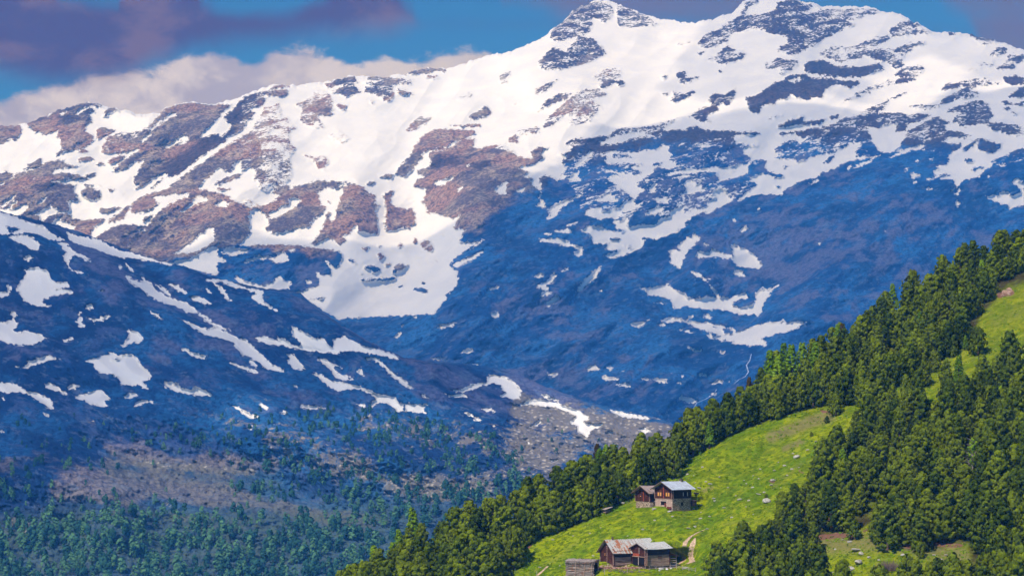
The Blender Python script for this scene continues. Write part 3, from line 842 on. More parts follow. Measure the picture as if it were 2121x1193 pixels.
def terrain_mat(name, lay):
    def b(N, bs, out):
        tc = N.n('ShaderNodeTexCoord'); ob = tc.outputs['Object']
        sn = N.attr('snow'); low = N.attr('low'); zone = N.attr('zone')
        st = N.stretch(ob, (0, R(30 if lay == 'A' else -24), 0), (0.35, 0.35, 1.0))
        nm = N.noise(st, 0.030, 6, 0.68)       # strata, tens of metres
        nf = N.noise(ob, 0.11, 5, 0.7)
        nb = N.noise(ob, 0.0042, 4, 0.6)
        nst = N.noise(N.stretch(ob, (0, R(48 if lay == 'A' else -38), 0), (0.16, 0.4, 1.0)), 0.028, 5, 0.6)   # down-slope streaks
        # rocks: brown-violet screes and grey bands
        rock = N.mix(N.step(nb, 0.44, 0.56), (0.42, 0.245, 0.175), (0.34, 0.28, 0.22))
        rock = N.mix(N.step(nst, 0.50, 0.60, 0.0, 0.6), rock, (0.54, 0.44, 0.34))
        rock = N.mix(N.step(N.m('ADD', nm, N.m('MULTIPLY', N.m('SUBTRACT', nb, 0.5), 0.6)), 0.49, 0.57, 0.0, 0.75), rock, (0.070, 0.050, 0.075))
        rock = N.mix(N.step(nf, 0.44, 0.52, 0.8, 0.0), rock, (0.075, 0.045, 0.06))
        rock = N.mix(N.step(nf, 0.56, 0.62, 0.0, 0.45), rock, (0.52, 0.42, 0.36))
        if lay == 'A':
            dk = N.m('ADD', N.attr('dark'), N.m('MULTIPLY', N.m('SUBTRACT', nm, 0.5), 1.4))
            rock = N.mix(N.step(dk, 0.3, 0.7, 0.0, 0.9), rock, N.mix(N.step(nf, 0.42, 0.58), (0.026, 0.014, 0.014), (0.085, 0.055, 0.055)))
        # lower slopes: heath and scree fans, blue of haze and cloud shade put into their colours
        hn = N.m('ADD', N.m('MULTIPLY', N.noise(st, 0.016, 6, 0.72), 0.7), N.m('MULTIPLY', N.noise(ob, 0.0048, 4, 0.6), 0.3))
        shaded_heath = N.mix(N.step(hn, 0.44, 0.57), (0.004, 0.055, 0.235), (0.030, 0.170, 0.470)) if lay == 'A' else N.mix(N.step(hn, 0.44, 0.57), (0.003, 0.045, 0.190), (0.020, 0.140, 0.380))
        shaded_heath = N.mix(N.step(nf, 0.43, 0.52, 0.65, 0.0), shaded_heath, (0.001, 0.028, 0.150))
        shaded_heath = N.mix(N.step(N.noise(st, 0.007, 5, 0.7, 0.6), 0.50, 0.58, 0.0, 0.7), shaded_heath, (0.002, 0.026, 0.130))
        shaded_heath = N.mix(N.step(N.noise(N.stretch(ob, (0, R(20 if lay == 'A' else -30), 0), (0.3, 0.3, 1.0)), 0.035, 6, 0.75), 0.555, 0.60, 0.0, 0.6), shaded_heath, (0.075, 0.120, 0.300))
        shaded_scree = N.mix(N.step(nf, 0.42, 0.58), (0.085, 0.105, 0.240), (0.185, 0.180, 0.320)) if lay == 'A' else N.mix(N.attr('warm'), N.mix(N.step(nf, 0.42, 0.58), (0.070, 0.095, 0.240), (0.160, 0.170, 0.330)), N.mix(N.step(nf, 0.42, 0.58), (0.120, 0.105, 0.140), (0.330, 0.275, 0.275)))  # flank scree colour shifts from shade blue to sunlit brown
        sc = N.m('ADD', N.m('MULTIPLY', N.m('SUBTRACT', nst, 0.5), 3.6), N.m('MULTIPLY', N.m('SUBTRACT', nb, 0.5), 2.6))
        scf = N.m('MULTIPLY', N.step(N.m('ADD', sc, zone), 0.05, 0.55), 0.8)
        lowc = N.mix(scf, shaded_heath, shaded_scree)
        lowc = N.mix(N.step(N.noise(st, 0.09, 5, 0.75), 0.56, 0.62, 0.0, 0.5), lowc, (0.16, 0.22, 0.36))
        lw = N.m('ADD', low, N.m('MULTIPLY', N.m('SUBTRACT', nm, 0.5), 0.9))
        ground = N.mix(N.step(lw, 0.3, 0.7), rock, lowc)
        if lay == 'B':
            bl = N.attr('blocks')
            vn = N.n('ShaderNodeTexVoronoi'); N.set(vn.inputs['Vector'], N.mapping(ob, scale=(1, .6, 1.5))); vn.inputs['Scale'].default_value = 0.13
            rocky = N.mix(N.step(N.m('ADD', vn.outputs[0], N.m('MULTIPLY', nf, .6)), 0.35, 0.75), (0.66, 0.60, 0.52), (0.22, 0.20, 0.19))
            k = N.m('ADD', N.m('MULTIPLY', N.m('SUBTRACT', N.noise(ob, 0.045, 6, 0.78), 0.5), 4.2), bl)
            ground = N.mix(N.step(k, 0.30, 0.75, 0.0, 0.92), ground, rocky)
            gr = N.attr('green')
            ground = N.mix(N.m('MULTIPLY', gr, N.step(nf, 0.3, 0.7, 0.3, 1.0)), ground, (0.095, 0.140, 0.085))
        # snow cover with ragged rims
        rim = N.m('ADD', N.m('MULTIPLY', N.m('SUBTRACT', nm, 0.5), 3.2), N.m('MULTIPLY', N.m('SUBTRACT', N.noise(st, 0.16, 4, 0.75), 0.5), 3.2))
        k = N.m('ADD', sn, rim)
        pure = N.step(sn, 0.62, 0.85)
        k = N.m('MAXIMUM', k, N.m('MULTIPLY', pure, 0.9))
        sf = N.m('MULTIPLY', N.step(k, 0.40, 0.50), N.step(sn, 0.03, 0.14))
        snowc = N.mix(N.step(N.noise(ob, 0.01, 4, 0.6), 0.35, 0.7), (0.74, 0.735, 0.745), (0.82, 0.80, 0.785))
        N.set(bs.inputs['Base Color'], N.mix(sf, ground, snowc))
        bn = N.n('ShaderNodeBump'); bn.inputs['Distance'].default_value = 11.0
        N.set(bn.inputs['Strength'], N.m('MULTIPLY', N.m('SUBTRACT', 1.0, sf), 0.8))
        N.set(bn.inputs['Height'], N.m('ADD', nf, nm)); N.set(bs.inputs['Normal'], bn.outputs[0])
    return material(name, b)

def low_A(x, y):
    # shade-blue heath climbs to a line close to the cloud shadow's edge
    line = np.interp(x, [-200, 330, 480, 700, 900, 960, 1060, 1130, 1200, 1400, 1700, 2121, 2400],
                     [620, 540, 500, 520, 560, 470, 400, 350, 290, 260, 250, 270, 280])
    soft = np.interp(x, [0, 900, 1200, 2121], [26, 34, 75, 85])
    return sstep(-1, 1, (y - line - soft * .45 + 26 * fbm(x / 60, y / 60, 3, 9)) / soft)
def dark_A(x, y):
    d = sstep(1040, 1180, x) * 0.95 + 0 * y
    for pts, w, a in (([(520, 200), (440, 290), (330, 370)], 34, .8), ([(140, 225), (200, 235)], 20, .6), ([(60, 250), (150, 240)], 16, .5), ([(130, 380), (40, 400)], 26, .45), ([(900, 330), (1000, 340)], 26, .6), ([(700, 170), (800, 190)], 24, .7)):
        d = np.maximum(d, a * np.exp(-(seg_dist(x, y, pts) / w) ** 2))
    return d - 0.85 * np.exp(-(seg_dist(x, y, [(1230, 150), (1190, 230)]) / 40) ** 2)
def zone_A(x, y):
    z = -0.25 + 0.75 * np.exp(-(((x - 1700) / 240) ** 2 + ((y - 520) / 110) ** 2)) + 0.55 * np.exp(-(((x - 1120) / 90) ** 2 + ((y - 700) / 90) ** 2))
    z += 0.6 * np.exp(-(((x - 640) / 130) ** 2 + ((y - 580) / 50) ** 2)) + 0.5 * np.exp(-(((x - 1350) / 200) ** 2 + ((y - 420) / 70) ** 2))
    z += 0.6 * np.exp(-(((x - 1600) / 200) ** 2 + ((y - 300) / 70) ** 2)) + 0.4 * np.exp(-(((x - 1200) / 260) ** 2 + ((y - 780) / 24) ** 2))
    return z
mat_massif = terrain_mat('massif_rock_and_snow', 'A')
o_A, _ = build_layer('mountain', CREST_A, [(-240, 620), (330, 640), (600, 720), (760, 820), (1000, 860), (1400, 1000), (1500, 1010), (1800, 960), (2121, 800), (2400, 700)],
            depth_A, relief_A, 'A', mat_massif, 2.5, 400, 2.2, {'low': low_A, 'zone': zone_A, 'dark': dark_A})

# ---------------------------------------------------------------- nearer flank on the left
def depth_B(x, y):
    return 1204.0 / (0.41 - tanz(x, y))
def relief_B(x, y, snow):
    d = np.zeros_like(x)
    for pts, w, a in (
        ([(0, 440), (300, 640), (700, 760), (1000, 880)], 60, -50),
        ([(560, 610), (620, 660), (900, 760)], 40, -60),
        ([(150, 480), (300, 560), (420, 660), (700, 760)], 30, 35),
        ([(0, 980), (200, 1000), (240, 1080)], 60, -60),
        ([(250, 930), (600, 1000), (800, 1100)], 70, 60),
        ([(500, 900), (900, 960), (1200, 1000)], 50, -45),
        ([(60, 740), (300, 745), (560, 850)], 40, -30)):
        d = d + a * np.exp(-(seg_dist(x, y, pts) / w) ** 2)
    c, s = math.cos(R(-24)), math.sin(R(-24))
    xr, yr = x * c - y * s, x * s + y * c
    d = d - 20 * ridged(xr / 230, yr / 110, 2, 4)
    d = d - 8.5 * ridged(xr / 62, yr / 34, 3, 13) * (1 - 0.85 * snow)
    rough = sstep(820, 920, y) * 0.8 + 0.5
    d = d - 5.0 * rough * ridged(xr / 17, yr / 10, 3, 23) * (1 - 0.85 * snow)
    d = d - 1.6 * rough * fbm(x / 5, y / 4, 3, 33) * (1 - 0.9 * snow)
    return d
def low_B(x, y): return np.ones_like(x) * 1.2
def zone_B(x, y):
    z = -0.35 + 0.0 * x
    for pts, w, a in (([(120, 1015), (330, 1010), (560, 1040), (760, 1090)], 34, 1.1), ([(230, 940), (420, 955), (560, 965)], 26, .9),
                      ([(90, 470), (300, 600), (640, 740), (900, 830)], 26, .55), ([(620, 640), (850, 750), (1100, 880)], 22, .6),
                      ([(0, 620), (120, 660), (60, 700)], 40, .45), ([(1080, 800), (1250, 880), (1400, 930)], 50, 1.0), ([(350, 680), (700, 820)], 20, .4)):
        z = z + a * np.exp(-(seg_dist(x, y, pts) / w) ** 2)
    return z
def blocks_B(x, y):
    b = -0.54 + 0.0 * x
    for pts, w, a in (([(280, 960), (360, 965), (520, 975)], 14, .95), ([(420, 860), (640, 900), (760, 960)], 26, .6), ([(760, 880), (950, 900), (1150, 960)], 45, .72),
                      ([(560, 930), (700, 970), (860, 1010), (1000, 1020)], 34, .8), ([(30, 1080), (70, 1110)], 22, .9), ([(1080, 835), (1200, 865), (1340, 885), (1420, 930)], 34, 0.92),
                      ([(350, 1065), (440, 1090)], 16, .8), ([(1100, 900), (1300, 930)], 60, .75), ([(180, 860), (230, 960)], 14, .5), ([(860, 1000), (1100, 1010)], 50, .5),
                      ([(300, 1010), (350, 1040)], 10, .6)):
        b = b + 1.25 * a * np.exp(-(seg_dist(x, y, pts) / w) ** 2)
    return b
def green_B(x, y):
    g = 0.9 * sstep(1030, 1110, y) * sstep(1000, 700, x)
    g = g + 0.55 * np.exp(-(seg_dist(x, y, [(150, 1090), (700, 1070), (1000, 1060)]) / 60) ** 2) + .5 * np.exp(-(seg_dist(x, y, [(240, 970), (560, 1000)]) / 30) ** 2)
    return np.clip(g, 0, 1)
mat_flank = terrain_mat('flank_shaded_heath_and_snow', 'B')
o_B, _ = build_layer('hillside', CREST_B, [(-240, 1330), (2400, 1330)],
            depth_B, relief_B, 'B', mat_flank, 2.5, 340, 1.2, {'low': low_B, 'zone': zone_B, 'warm': lambda x, y: sstep(880, 950, y + 20 * fbm(x / 40, y / 40, 2, 5)) + sstep(1120, 1260, x) * .8, 'blocks': blocks_B, 'green': green_B})
# ---------------------------------------------------------------- the near slope: meadow and wood
CREST_C = [(500, 1420), (600, 1330), (640, 1290), (700, 1255), (780, 1215), (850, 1172), (950, 1125), (1060, 1082), (1200, 1018), (1300, 985), (1390, 958), (1430, 930),
           (1470, 905), (1530, 862), (1600, 792), (1680, 754), (1760, 708), (1850, 656), (1950, 586), (2050, 540), (2121, 522), (2400, 420), (3000, 240)]
EDGE_M = [(600, 1500), (1040, 1215), (1060, 1193), (1078, 1160), (1096, 1128), (1130, 1112), (1200, 1087), (1262, 1054), (1300, 1036), (1340, 1012), (1400, 972), (1440, 940), (1500, 908), (1560, 884), (1630, 862), (1700, 842),
          (1745, 842), (1790, 836), (1850, 806), (1900, 776), (1960, 742), (2005, 712), (2035, 652), (2080, 605), (2121, 588), (2400, 480), (3000, 300)]
def depth_C(x, y):
    x = np.asarray(x, float); y = np.asarray(y, float)
    tx = tanx(x, y); tz = tanz(x, y)
    D = 247.0 / (0.30 - tz + 0.28 * tx)
    # level ground cut for the huts
    for bx, by, wx, wy, a in ((1436, 1044, 34, 22, 13), (1405, 1160, 46, 26, 20), (1350, 1172, 40, 22, 6), (1296, 1172, 26, 14, 4)):
        D = D + a * np.exp(-((x - bx) / wx) ** 2 - ((y - by) / wy) ** 2)
    # folds of the meadow
    D = D + 3.5 * np.exp(-(seg_dist(x, y, [(1700, 860), (1640, 900), (1560, 960), (1500, 1040), (1440, 1130)]) / 34) ** 2)
    D = D - 3.0 * np.exp(-(seg_dist(x, y, [(1480, 935), (1560, 905), (1660, 865)]) / 22) ** 2)
    D = D - 2.5 * np.exp(-(seg_dist(x, y, [(1460, 1000), (1330, 1080), (1180, 1110)]) / 24) ** 2)
    D = D + 3.5 * fbm(x / 120, y / 70, 3, 41) + 0.9 * fbm(x / 26, y / 13, 3, 44)
    return D
def pt_C(x, y):
    return Vector(world_pt(float(x), float(y), float(depth_C(x, y))))
def C_surface():
    xs = np.concatenate([np.arange(480, 2300, 4.0), np.arange(2300, 3000, 16.0)])
    cr = crest(CREST_C, xs) + 2 * fbm(xs / 60, xs * 0, 3, 60)
    rows = 220
    bt = np.maximum(1330.0, cr + 60)
    t = np.linspace(0, 1, rows)[:, None]
    Y = cr[None] * (1 - t) + bt[None] * t; X = np.repeat(xs[None], rows, 0)
    D = depth_C(X, Y)
    # the brow rounds over away from us
    D = D + 26 * np.exp(-(Y - cr[None]) / 9.0)
    P = world_pt(X, Y, D)
    top = P[0]; back = []
    for dy, dz in ((900, -760), (420, -330), (180, -110), (90, -38), (45, -13), (18, -3.2)):
        q = top.copy(); q[:, 1] += dy; q[:, 2] += dz; q[:, 0] -= dy * 0.25
        back.append(q)
    foot = P[-1].copy(); foot[:, 1] -= 60; foot[:, 2] -= 30
    foot2 = foot.copy(); foot2[:, 1] -= 60; foot2[:, 2] = -700
    P = np.concatenate([np.array(back), P, foot[None], foot2[None]], 0)
    def pad(a): return np.concatenate([np.repeat(a[:1], 6, 0), a, a[-1:], a[-1:]], 0)
    # bare soil, dry grass and needle litter
    em = np.interp(X, [p[0] for p in EDGE_M], [p[1] for p in EDGE_M])
    forest = sstep(4, -10, Y - em)
    forest = np.maximum(forest, in_poly_soft(X, Y, WOOD2, 8))
    forest = forest * (1 - in_poly_soft(X, Y, CLEARING, 6))
    dry = np.zeros_like(X)
    for pts, w, a in (([(1600, 905), (1650, 885), (1690, 870), (1720, 862)], 16, 1.0), ([(1625, 930), (1660, 915)], 9, .9), ([(1660, 960), (1600, 1010)], 7, .55), ([(1700, 1130), (1850, 1120), (1990, 1150)], 30, .8),
                      ([(1110, 1180), (1150, 1160), (1200, 1120)], 12, .45), ([(1330, 1040), (1280, 1040)], 9, .5), ([(2121, 640), (2060, 670)], 26, .45), ([(1880, 780), (1960, 740)], 16, .5), ([(1180, 1130), (1260, 1110)], 20, .3),
                      ([(1455, 1018), (1475, 1010)], 6, .8), ([(1500, 1085), (1600, 1075)], 6, .5)):
        dry = np.maximum(dry, a * np.exp(-(seg_dist(X, Y, pts) / w) ** 2))
    soil = np.zeros_like(X)
    for pts, w, a in (([(1700, 1112), (1740, 1108), (1765, 1112)], 7, 1.0), ([(1875, 1130), (1915, 1135)], 5, 1), ([(1925, 1125), (1990, 1130)], 5, 1), ([(1720, 1075), (1722, 1080)], 5, 1), ([(1160, 1060), (1262, 1030), (1300, 1020)], 5, .8),
                      ([(1080, 1150), (1100, 1128)], 3, .8), ([(1700, 850), (1730, 858)], 4, .8), ([(1595, 995), (1602, 998)], 4, .9), ([(1655, 975), (1665, 980)], 3, .7), ([(2070, 612), (2095, 606)], 7, .9), ([(1790, 1100), (1810, 1092)], 4, .8),
                      ([(1225, 1175), (1300, 1176), (1400, 1172)], 3.2, .9), ([(1240, 1178), (1310, 1184)], 4, .5)):
        soil = np.maximum(soil, a * np.exp(-(seg_dist(X, Y, pts) / w) ** 2))
    grassc = np.interp(X, [1000, 1400, 1700, 2121], [0.15, 0.35, 0.6, 1.0])
    return grid_mesh('meadow_ground', P, {'forest': pad(forest), 'dry': pad(dry), 'soil': pad(soil), 'tone': pad(grassc)}, mat_meadow, 'structure')
def in_poly(px, py, poly):
    ins = np.zeros(np.shape(px), bool)
    for (ax, ay), (bx, by) in zip(poly, poly[1:] + poly[:1]):
        if ay == by: continue
        ins ^= ((ay > py) != (by > py)) & (px < (bx - ax) * (py - ay) / (by - ay) + ax)
    return ins
def in_poly_soft(px, py, poly, w):
    d = seg_dist(px, py, poly + poly[:1]); d = np.where(in_poly(px, py, poly), d, -d)
    return sstep(-w, w, d)
WOOD2 = [(1772, 885), (1762, 922), (1728, 968), (1678, 1030), (1626, 1088), (1610, 1122), (1552, 1156), (1502, 1178), (1478, 1215), (1440, 1330), (2400, 1330), (2400, 640), (2121, 765), (2040, 800), (1985, 815),
         (1925, 850), (1860, 848), (1810, 862)]
CLEARING = [(1690, 1128), (1705, 1112), (1740, 1102), (1775, 1100), (1805, 1083), (1835, 1088), (1850, 1135), (1905, 1142), (1960, 1130), (2005, 1125), (2015, 1193), (2040, 1260), (1720, 1260), (1700, 1180)]
def meadow_build(N, bs, out):
    tc = N.n('ShaderNodeTexCoord'); ob = tc.outputs['Object']
    n1 = N.noise(ob, 0.035, 5, 0.6); n2 = N.noise(ob, 0.5, 5, 0.75)
    n3 = N.noise(N.stretch(ob, (0, 0, R(-50)), (.25, 1, 1)), 0.30, 5, 0.7)
    n4 = N.noise(ob, 0.14, 4, 0.6)
    tone = N.attr('tone')
    g = N.mix(N.step(n1, 0.43, 0.57), (0.160, 0.310, 0.001), (0.380, 0.470, 0.002))
    g = N.mix(N.step(n3, 0.47, 0.60, 0.0, 0.8), g, (0.460, 0.510, 0.004))
    g = N.mix(N.step(n2, 0.42, 0.54, 0.75, 0.0), g, (0.045, 0.110, 0.002))
    g = N.mix(N.step(n4, 0.53, 0.62, 0.0, 0.6), g, (0.060, 0.165, 0.003))
    g = N.mix(N.m('MULTIPLY', tone, 0.6), g, N.mix(N.step(n3, 0.35, 0.65), (0.20, 0.240, 0.012), (0.33, 0.34, 0.025)))
    dry = N.mix(n2, (0.22, 0.20, 0.075), (0.34, 0.29, 0.12))
    g = N.mix(N.step(N.m('ADD', N.attr('dry'), N.m('MULTIPLY', N.m('SUBTRACT', n2, 0.5), 1.6)), 0.3, 0.9, 0.0, 0.8), g, dry)
    lit = N.mix(n2, (0.045, 0.040, 0.015), (0.10, 0.085, 0.035))
    g = N.mix(N.m('MULTIPLY', N.attr('forest'), N.step(n4, 0.35, 0.6, 0.45, 1.0)), g, lit)
    soil = N.mix(n2, (0.16, 0.075, 0.045), (0.40, 0.22, 0.15))
    g = N.mix(N.step(N.m('ADD', N.attr('soil'), N.m('MULTIPLY', N.m('SUBTRACT', n2, 0.5), 1.4)), 0.35, 0.7), g, soil)
    N.set(bs.inputs['Base Color'], g); bs.inputs['Specular IOR Level'].default_value = 0.0
    bn = N.n('ShaderNodeBump'); bn.inputs['Strength'].default_value = 1.0; bn.inputs['Distance'].default_value = 1.6
    N.set(bn.inputs['Height'], N.m('ADD', N.m('ADD', n2, N.m('MULTIPLY', n3, 0.8)), n4)); N.set(bs.inputs['Normal'], bn.outputs[0])
mat_meadow = material('meadow_grass', meadow_build)
o_C = C_surface()

# valley bottom under everything
vf = bpy.data.meshes.new('valley_floor')
vf.from_pydata([(-4100, -50, -698), (4100, -50, -698), (4100, 9250, -698), (-4100, 9250, -698)], [], [(0, 1, 2, 3)])
vf.materials.append(flat_mat('valley_turf', (0.06, 0.09, 0.03), scale=0.01))
vfo = bpy.data.objects.new('valley_ground', vf); COL.objects.link(vfo); vfo['kind'] = 'structure'

# ---------------------------------------------------------------- trees
def mesh_from(name, V, Fc, mat, smooth=False, rnd=None):
    me = bpy.data.meshes.new(name)
    V = np.asarray(V, np.float32); Fc = np.asarray(Fc, np.int32); k = Fc.shape[1]
    me.vertices.add(len(V)); me.vertices.foreach_set('co', V.ravel())
    me.loops.add(Fc.size); me.loops.foreach_set('vertex_index', Fc.ravel())
    me.polygons.add(len(Fc)); me.polygons.foreach_set('loop_start', np.arange(0, Fc.size, k, dtype=np.int32))
    me.polygons.foreach_set('loop_total', np.full(len(Fc), k, np.int32))
    me.polygons.foreach_set('use_smooth', np.full(len(Fc), smooth))
    me.update(calc_edges=True)
    if rnd is not None:
        at = me.attributes.new('rnd', 'FLOAT', 'POINT'); at.data.foreach_set('value', np.asarray(rnd, np.float32))
    if mat is not None: me.materials.append(mat)
    return me
def tube(pts, rad, n=6):
    V = []; Fc = []
    pts = [np.array(p, float) for p in pts]
    for i, (p, r) in enumerate(zip(pts, rad)):
        d = pts[min(i + 1, len(pts) - 1)] - pts[max(i - 1, 0)]; d /= np.linalg.norm(d) + 1e-9
        a = np.cross(d, (0.1, 1, 0.05)); a /= np.linalg.norm(a) + 1e-9; b = np.cross(d, a)
        for k in range(n):
            t = 2 * math.pi * k / n; V.append(p + r * (math.cos(t) * a + math.sin(t) * b))
    for i in range(len(pts) - 1):
        for k in range(n):
            Fc.append((i * n + k, i * n + (k + 1) % n, (i + 1) * n + (k + 1) % n, (i + 1) * n + k))
    return V, Fc
def conifer(seed, H, Rm, nb, per, leaf, kind='pine', lean=0.0):
    """crown vertices and faces (quads), trunk vertices and faces; z=0 at the base"""
    rg = np.random.RandomState(seed)
    V = []; RN = []
    tp = []; 
    lx, ly = rg.normal(0, 0.02, 2) * H
    def axis(z): t = z / H; return np.array([lx * t * t, ly * t * t, z])
    tv, tf = tube([axis(z * H) for z in (-0.06, 0, .06, .3, .6, .85, .97)], [0.034 * H * k for k in (1.35, 1.15, .85, .62, .4, .18, .04)], 6)
    z0 = {'pine': 0.05, 'larch': 0.14, 'young': 0.03}[kind]
    asym = rg.uniform(0, 2 * math.pi); bump = [rg.uniform(0.8, 1.15) for _ in range(9)]
    for i in range(nb):
        t = z0 + (0.985 - z0) * (i + rg.rand()) / nb
        t = z0 + (t - z0) ** 1.0
        if kind == 'larch':
            r = Rm * (1 - t) ** 0.85 * (0.65 + 0.35 * min(1, t / 0.2)) + 0.02 * H
        else:
            r = Rm * (1 - max(0, (t - 0.14) / 0.86) ** 1.35) ** 0.85 * (0.72 + 0.28 * min(1, t / 0.2)) + 0.018 * H
        az = i * 2.39996 + rg.normal(0, 0.35)
        r *= bump[int(((az + t * 5) % 6.283) / 6.283 * 9) % 9] * rg.uniform(0.78, 1.1) * (1 + 0.10 * math.cos(az - asym))
        up = {'pine': 0.10 + 0.75 * t, 'larch': -0.12 + 0.35 * t, 'young': 0.3 + 0.5 * t}[kind] + rg.normal(0, 0.10)
        d = np.array([math.cos(az), math.sin(az), 0.0])
        base = axis(t * H)
        L = r * math.hypot(1, up * .5)
        if rg.rand() < 0.20 and H > 5:   # a few limbs drawn in the trunk mesh
            a, f = tube([base, base + d * r * .45 + np.array([0, 0, up * r * .3]), base + d * r * .8 + np.array([0, 0, up * r * .7])], [0.010 * H, 0.006 * H, 0.002 * H], 4)
            o = len(tv); tv = tv + a; tf = tf + [tuple(q + o for q in g) for g in f]
        # clumps of needles along the outer limb, sprays lying on each clump's outside
        fr = np.linspace(0.42, 1.0, per) + rg.normal(0, 0.04, per)
        for s in fr:
            side = np.array([-d[1], d[0], 0]) * rg.normal(0, 0.18) * r * s
            c = base + d * r * s + side + np.array([0, 0, up * r * (s ** 1.7)])
            cs = leaf * rg.uniform(0.55, 1.4) * (0.85 + 0.25 * (1 - t))
            rn = 0.25 + rg.rand() * 0.4
            nl = 9 if kind != 'larch' else 8
            for k in range(nl):
                nrm = rg.normal(0, 0.42, 3) + d * 1.0 + np.array([0, 0, 0.30 + 0.5 * t]); nrm /= np.linalg.norm(nrm) + 1e-9
                q = np.array([0, 0, 1.0]) + d * 0.5 + rg.normal(0, 0.35, 3)
                if kind == 'larch': q = d * 0.9 + rg.normal(0, 0.45, 3) + np.array([0, 0, -0.15])
                q = q - nrm * q.dot(nrm); q /= np.linalg.norm(q) + 1e-9
                w = np.cross(q, nrm)
                l = cs * rg.uniform(0.65, 1.15) * (1.0 if kind != 'larch' else .9); wd = l * rg.uniform(0.30, 0.46) * (1.0 if kind != 'larch' else .6)
                st = c + nrm * cs * 0.55 * np.array([1, 1, .8]) - q * l * .45
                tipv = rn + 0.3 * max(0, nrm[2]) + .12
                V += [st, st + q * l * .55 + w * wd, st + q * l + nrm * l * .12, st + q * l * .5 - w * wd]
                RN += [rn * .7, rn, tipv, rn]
    V = np.array(V); n = len(V) // 4
    Fq = np.arange(n * 4).reshape(n, 4)
    return V, Fq, np.array(RN), np.array(tv), np.array(tf)

def foliage_mat(name, dark, mid, tip):
    def b(N, bs, out):
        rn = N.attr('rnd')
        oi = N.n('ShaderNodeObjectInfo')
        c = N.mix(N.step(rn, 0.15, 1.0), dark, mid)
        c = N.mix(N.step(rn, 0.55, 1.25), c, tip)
        orr = oi.outputs['Random']
        c = N.mix(N.m('MULTIPLY', orr, 0.55), c, N.mix(0.5, c, tip))
        c = N.mix(N.step(orr, 0.75, 1.0, 0.0, 0.45), c, N.mix(1.0, c, (0.55, 0.72, 0.85), 'MULTIPLY'))
        c = N.mix(1.0, c, N.ramp(oi.outputs['Random'], [(0, (.55, .62, .7)), (.3, (.9, .95, .9)), (.6, (1.0, 1.0, 1.0)), (1, (1.4, 1.32, 1.0))]), 'MULTIPLY')
        N.set(bs.inputs['Base Color'], c)
        bs.inputs['Roughness'].default_value = 0.7
        bs.inputs['Specular IOR Level'].default_value = 0.03
        tl = N.n('ShaderNodeBsdfTranslucent'); N.set(tl.inputs[0], N.mix(1.0, c, (1.2, 1.15, .6), 'MULTIPLY'))
        mx = N.n('ShaderNodeMixShader'); mx.inputs[0].default_value = 0.12
        N.t.links.new(bs.outputs[0], mx.inputs[1]); N.t.links.new(tl.outputs[0], mx.inputs[2]); N.t.links.new(mx.outputs[0], out.inputs[0])
    return material(name, b)
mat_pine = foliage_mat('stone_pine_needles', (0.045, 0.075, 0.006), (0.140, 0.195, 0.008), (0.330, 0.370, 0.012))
mat_larch = foliage_mat('larch_needles', (0.110, 0.220, 0.008), (0.230, 0.370, 0.012), (0.40, 0.52, 0.03))
mat_rust = foliage_mat('brown_needles', (0.045, 0.030, 0.012), (0.085, 0.060, 0.020), (0.14, 0.10, 0.03))
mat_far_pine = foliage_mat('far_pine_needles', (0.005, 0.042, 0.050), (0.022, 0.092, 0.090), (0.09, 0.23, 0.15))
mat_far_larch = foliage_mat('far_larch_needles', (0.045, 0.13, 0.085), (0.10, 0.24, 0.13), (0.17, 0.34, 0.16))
mat_bark = flat_mat('bark', (0.13, 0.095, 0.075), 0.4, 4)
mat_deadwood = flat_mat('dead_wood', (0.34, 0.28, 0.25), 0.35, 4)

PINES = []
for s in range(9):
    H = 12.0; Rm = (2.8, 3.2, 2.5, 3.5, 2.9, 2.65, 3.4, 3.0, 2.45)[s]
    v, f, rn, tv, tf = conifer(100 + s, H, Rm, 105, 4, 0.88)
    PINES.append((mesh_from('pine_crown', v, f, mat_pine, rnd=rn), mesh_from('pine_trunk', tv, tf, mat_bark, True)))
LARCHES = []
for s in range(4):
    v, f, rn, tv, tf = conifer(200 + s, 13.0, 2.7, 110, 5, 0.8, 'larch')
    LARCHES.append((mesh_from('larch_crown', v, f, mat_larch, rnd=rn), mesh_from('larch_trunk', tv, tf, mat_bark, True)))
YOUNG = []
for s in range(3):
    v, f, rn, tv, tf = conifer(300 + s, 4.0, 1.25, 46, 3, 0.5, 'young')
    YOUNG.append((mesh_from('young_crown', v, f, mat_pine, rnd=rn), mesh_from('young_trunk', tv, tf, mat_bark, True)))
RUST = (PINES[2][0].copy(), PINES[2][1]); RUST[0].materials.clear(); RUST[0].materials.append(mat_rust)

def plant_tree(kindname, meshes, p, h, H0, rot, wide, label, cat, group=None):
    root = bpy.data.objects.new(kindname, None); root.empty_display_size = 1
    root.location = p; root.rotation_euler = (0, 0, rot); s = h / H0
    root.scale = (s * wide, s * wide, s)
    root['label'] = label; root['category'] = cat
    if group: root['group'] = group
    COL.objects.link(root)
    for nm, me in (('crown', meshes[0]), ('trunk', meshes[1])):
        c = bpy.data.objects.new(nm, me); c.parent = root; COL.objects.link(c)
    return root

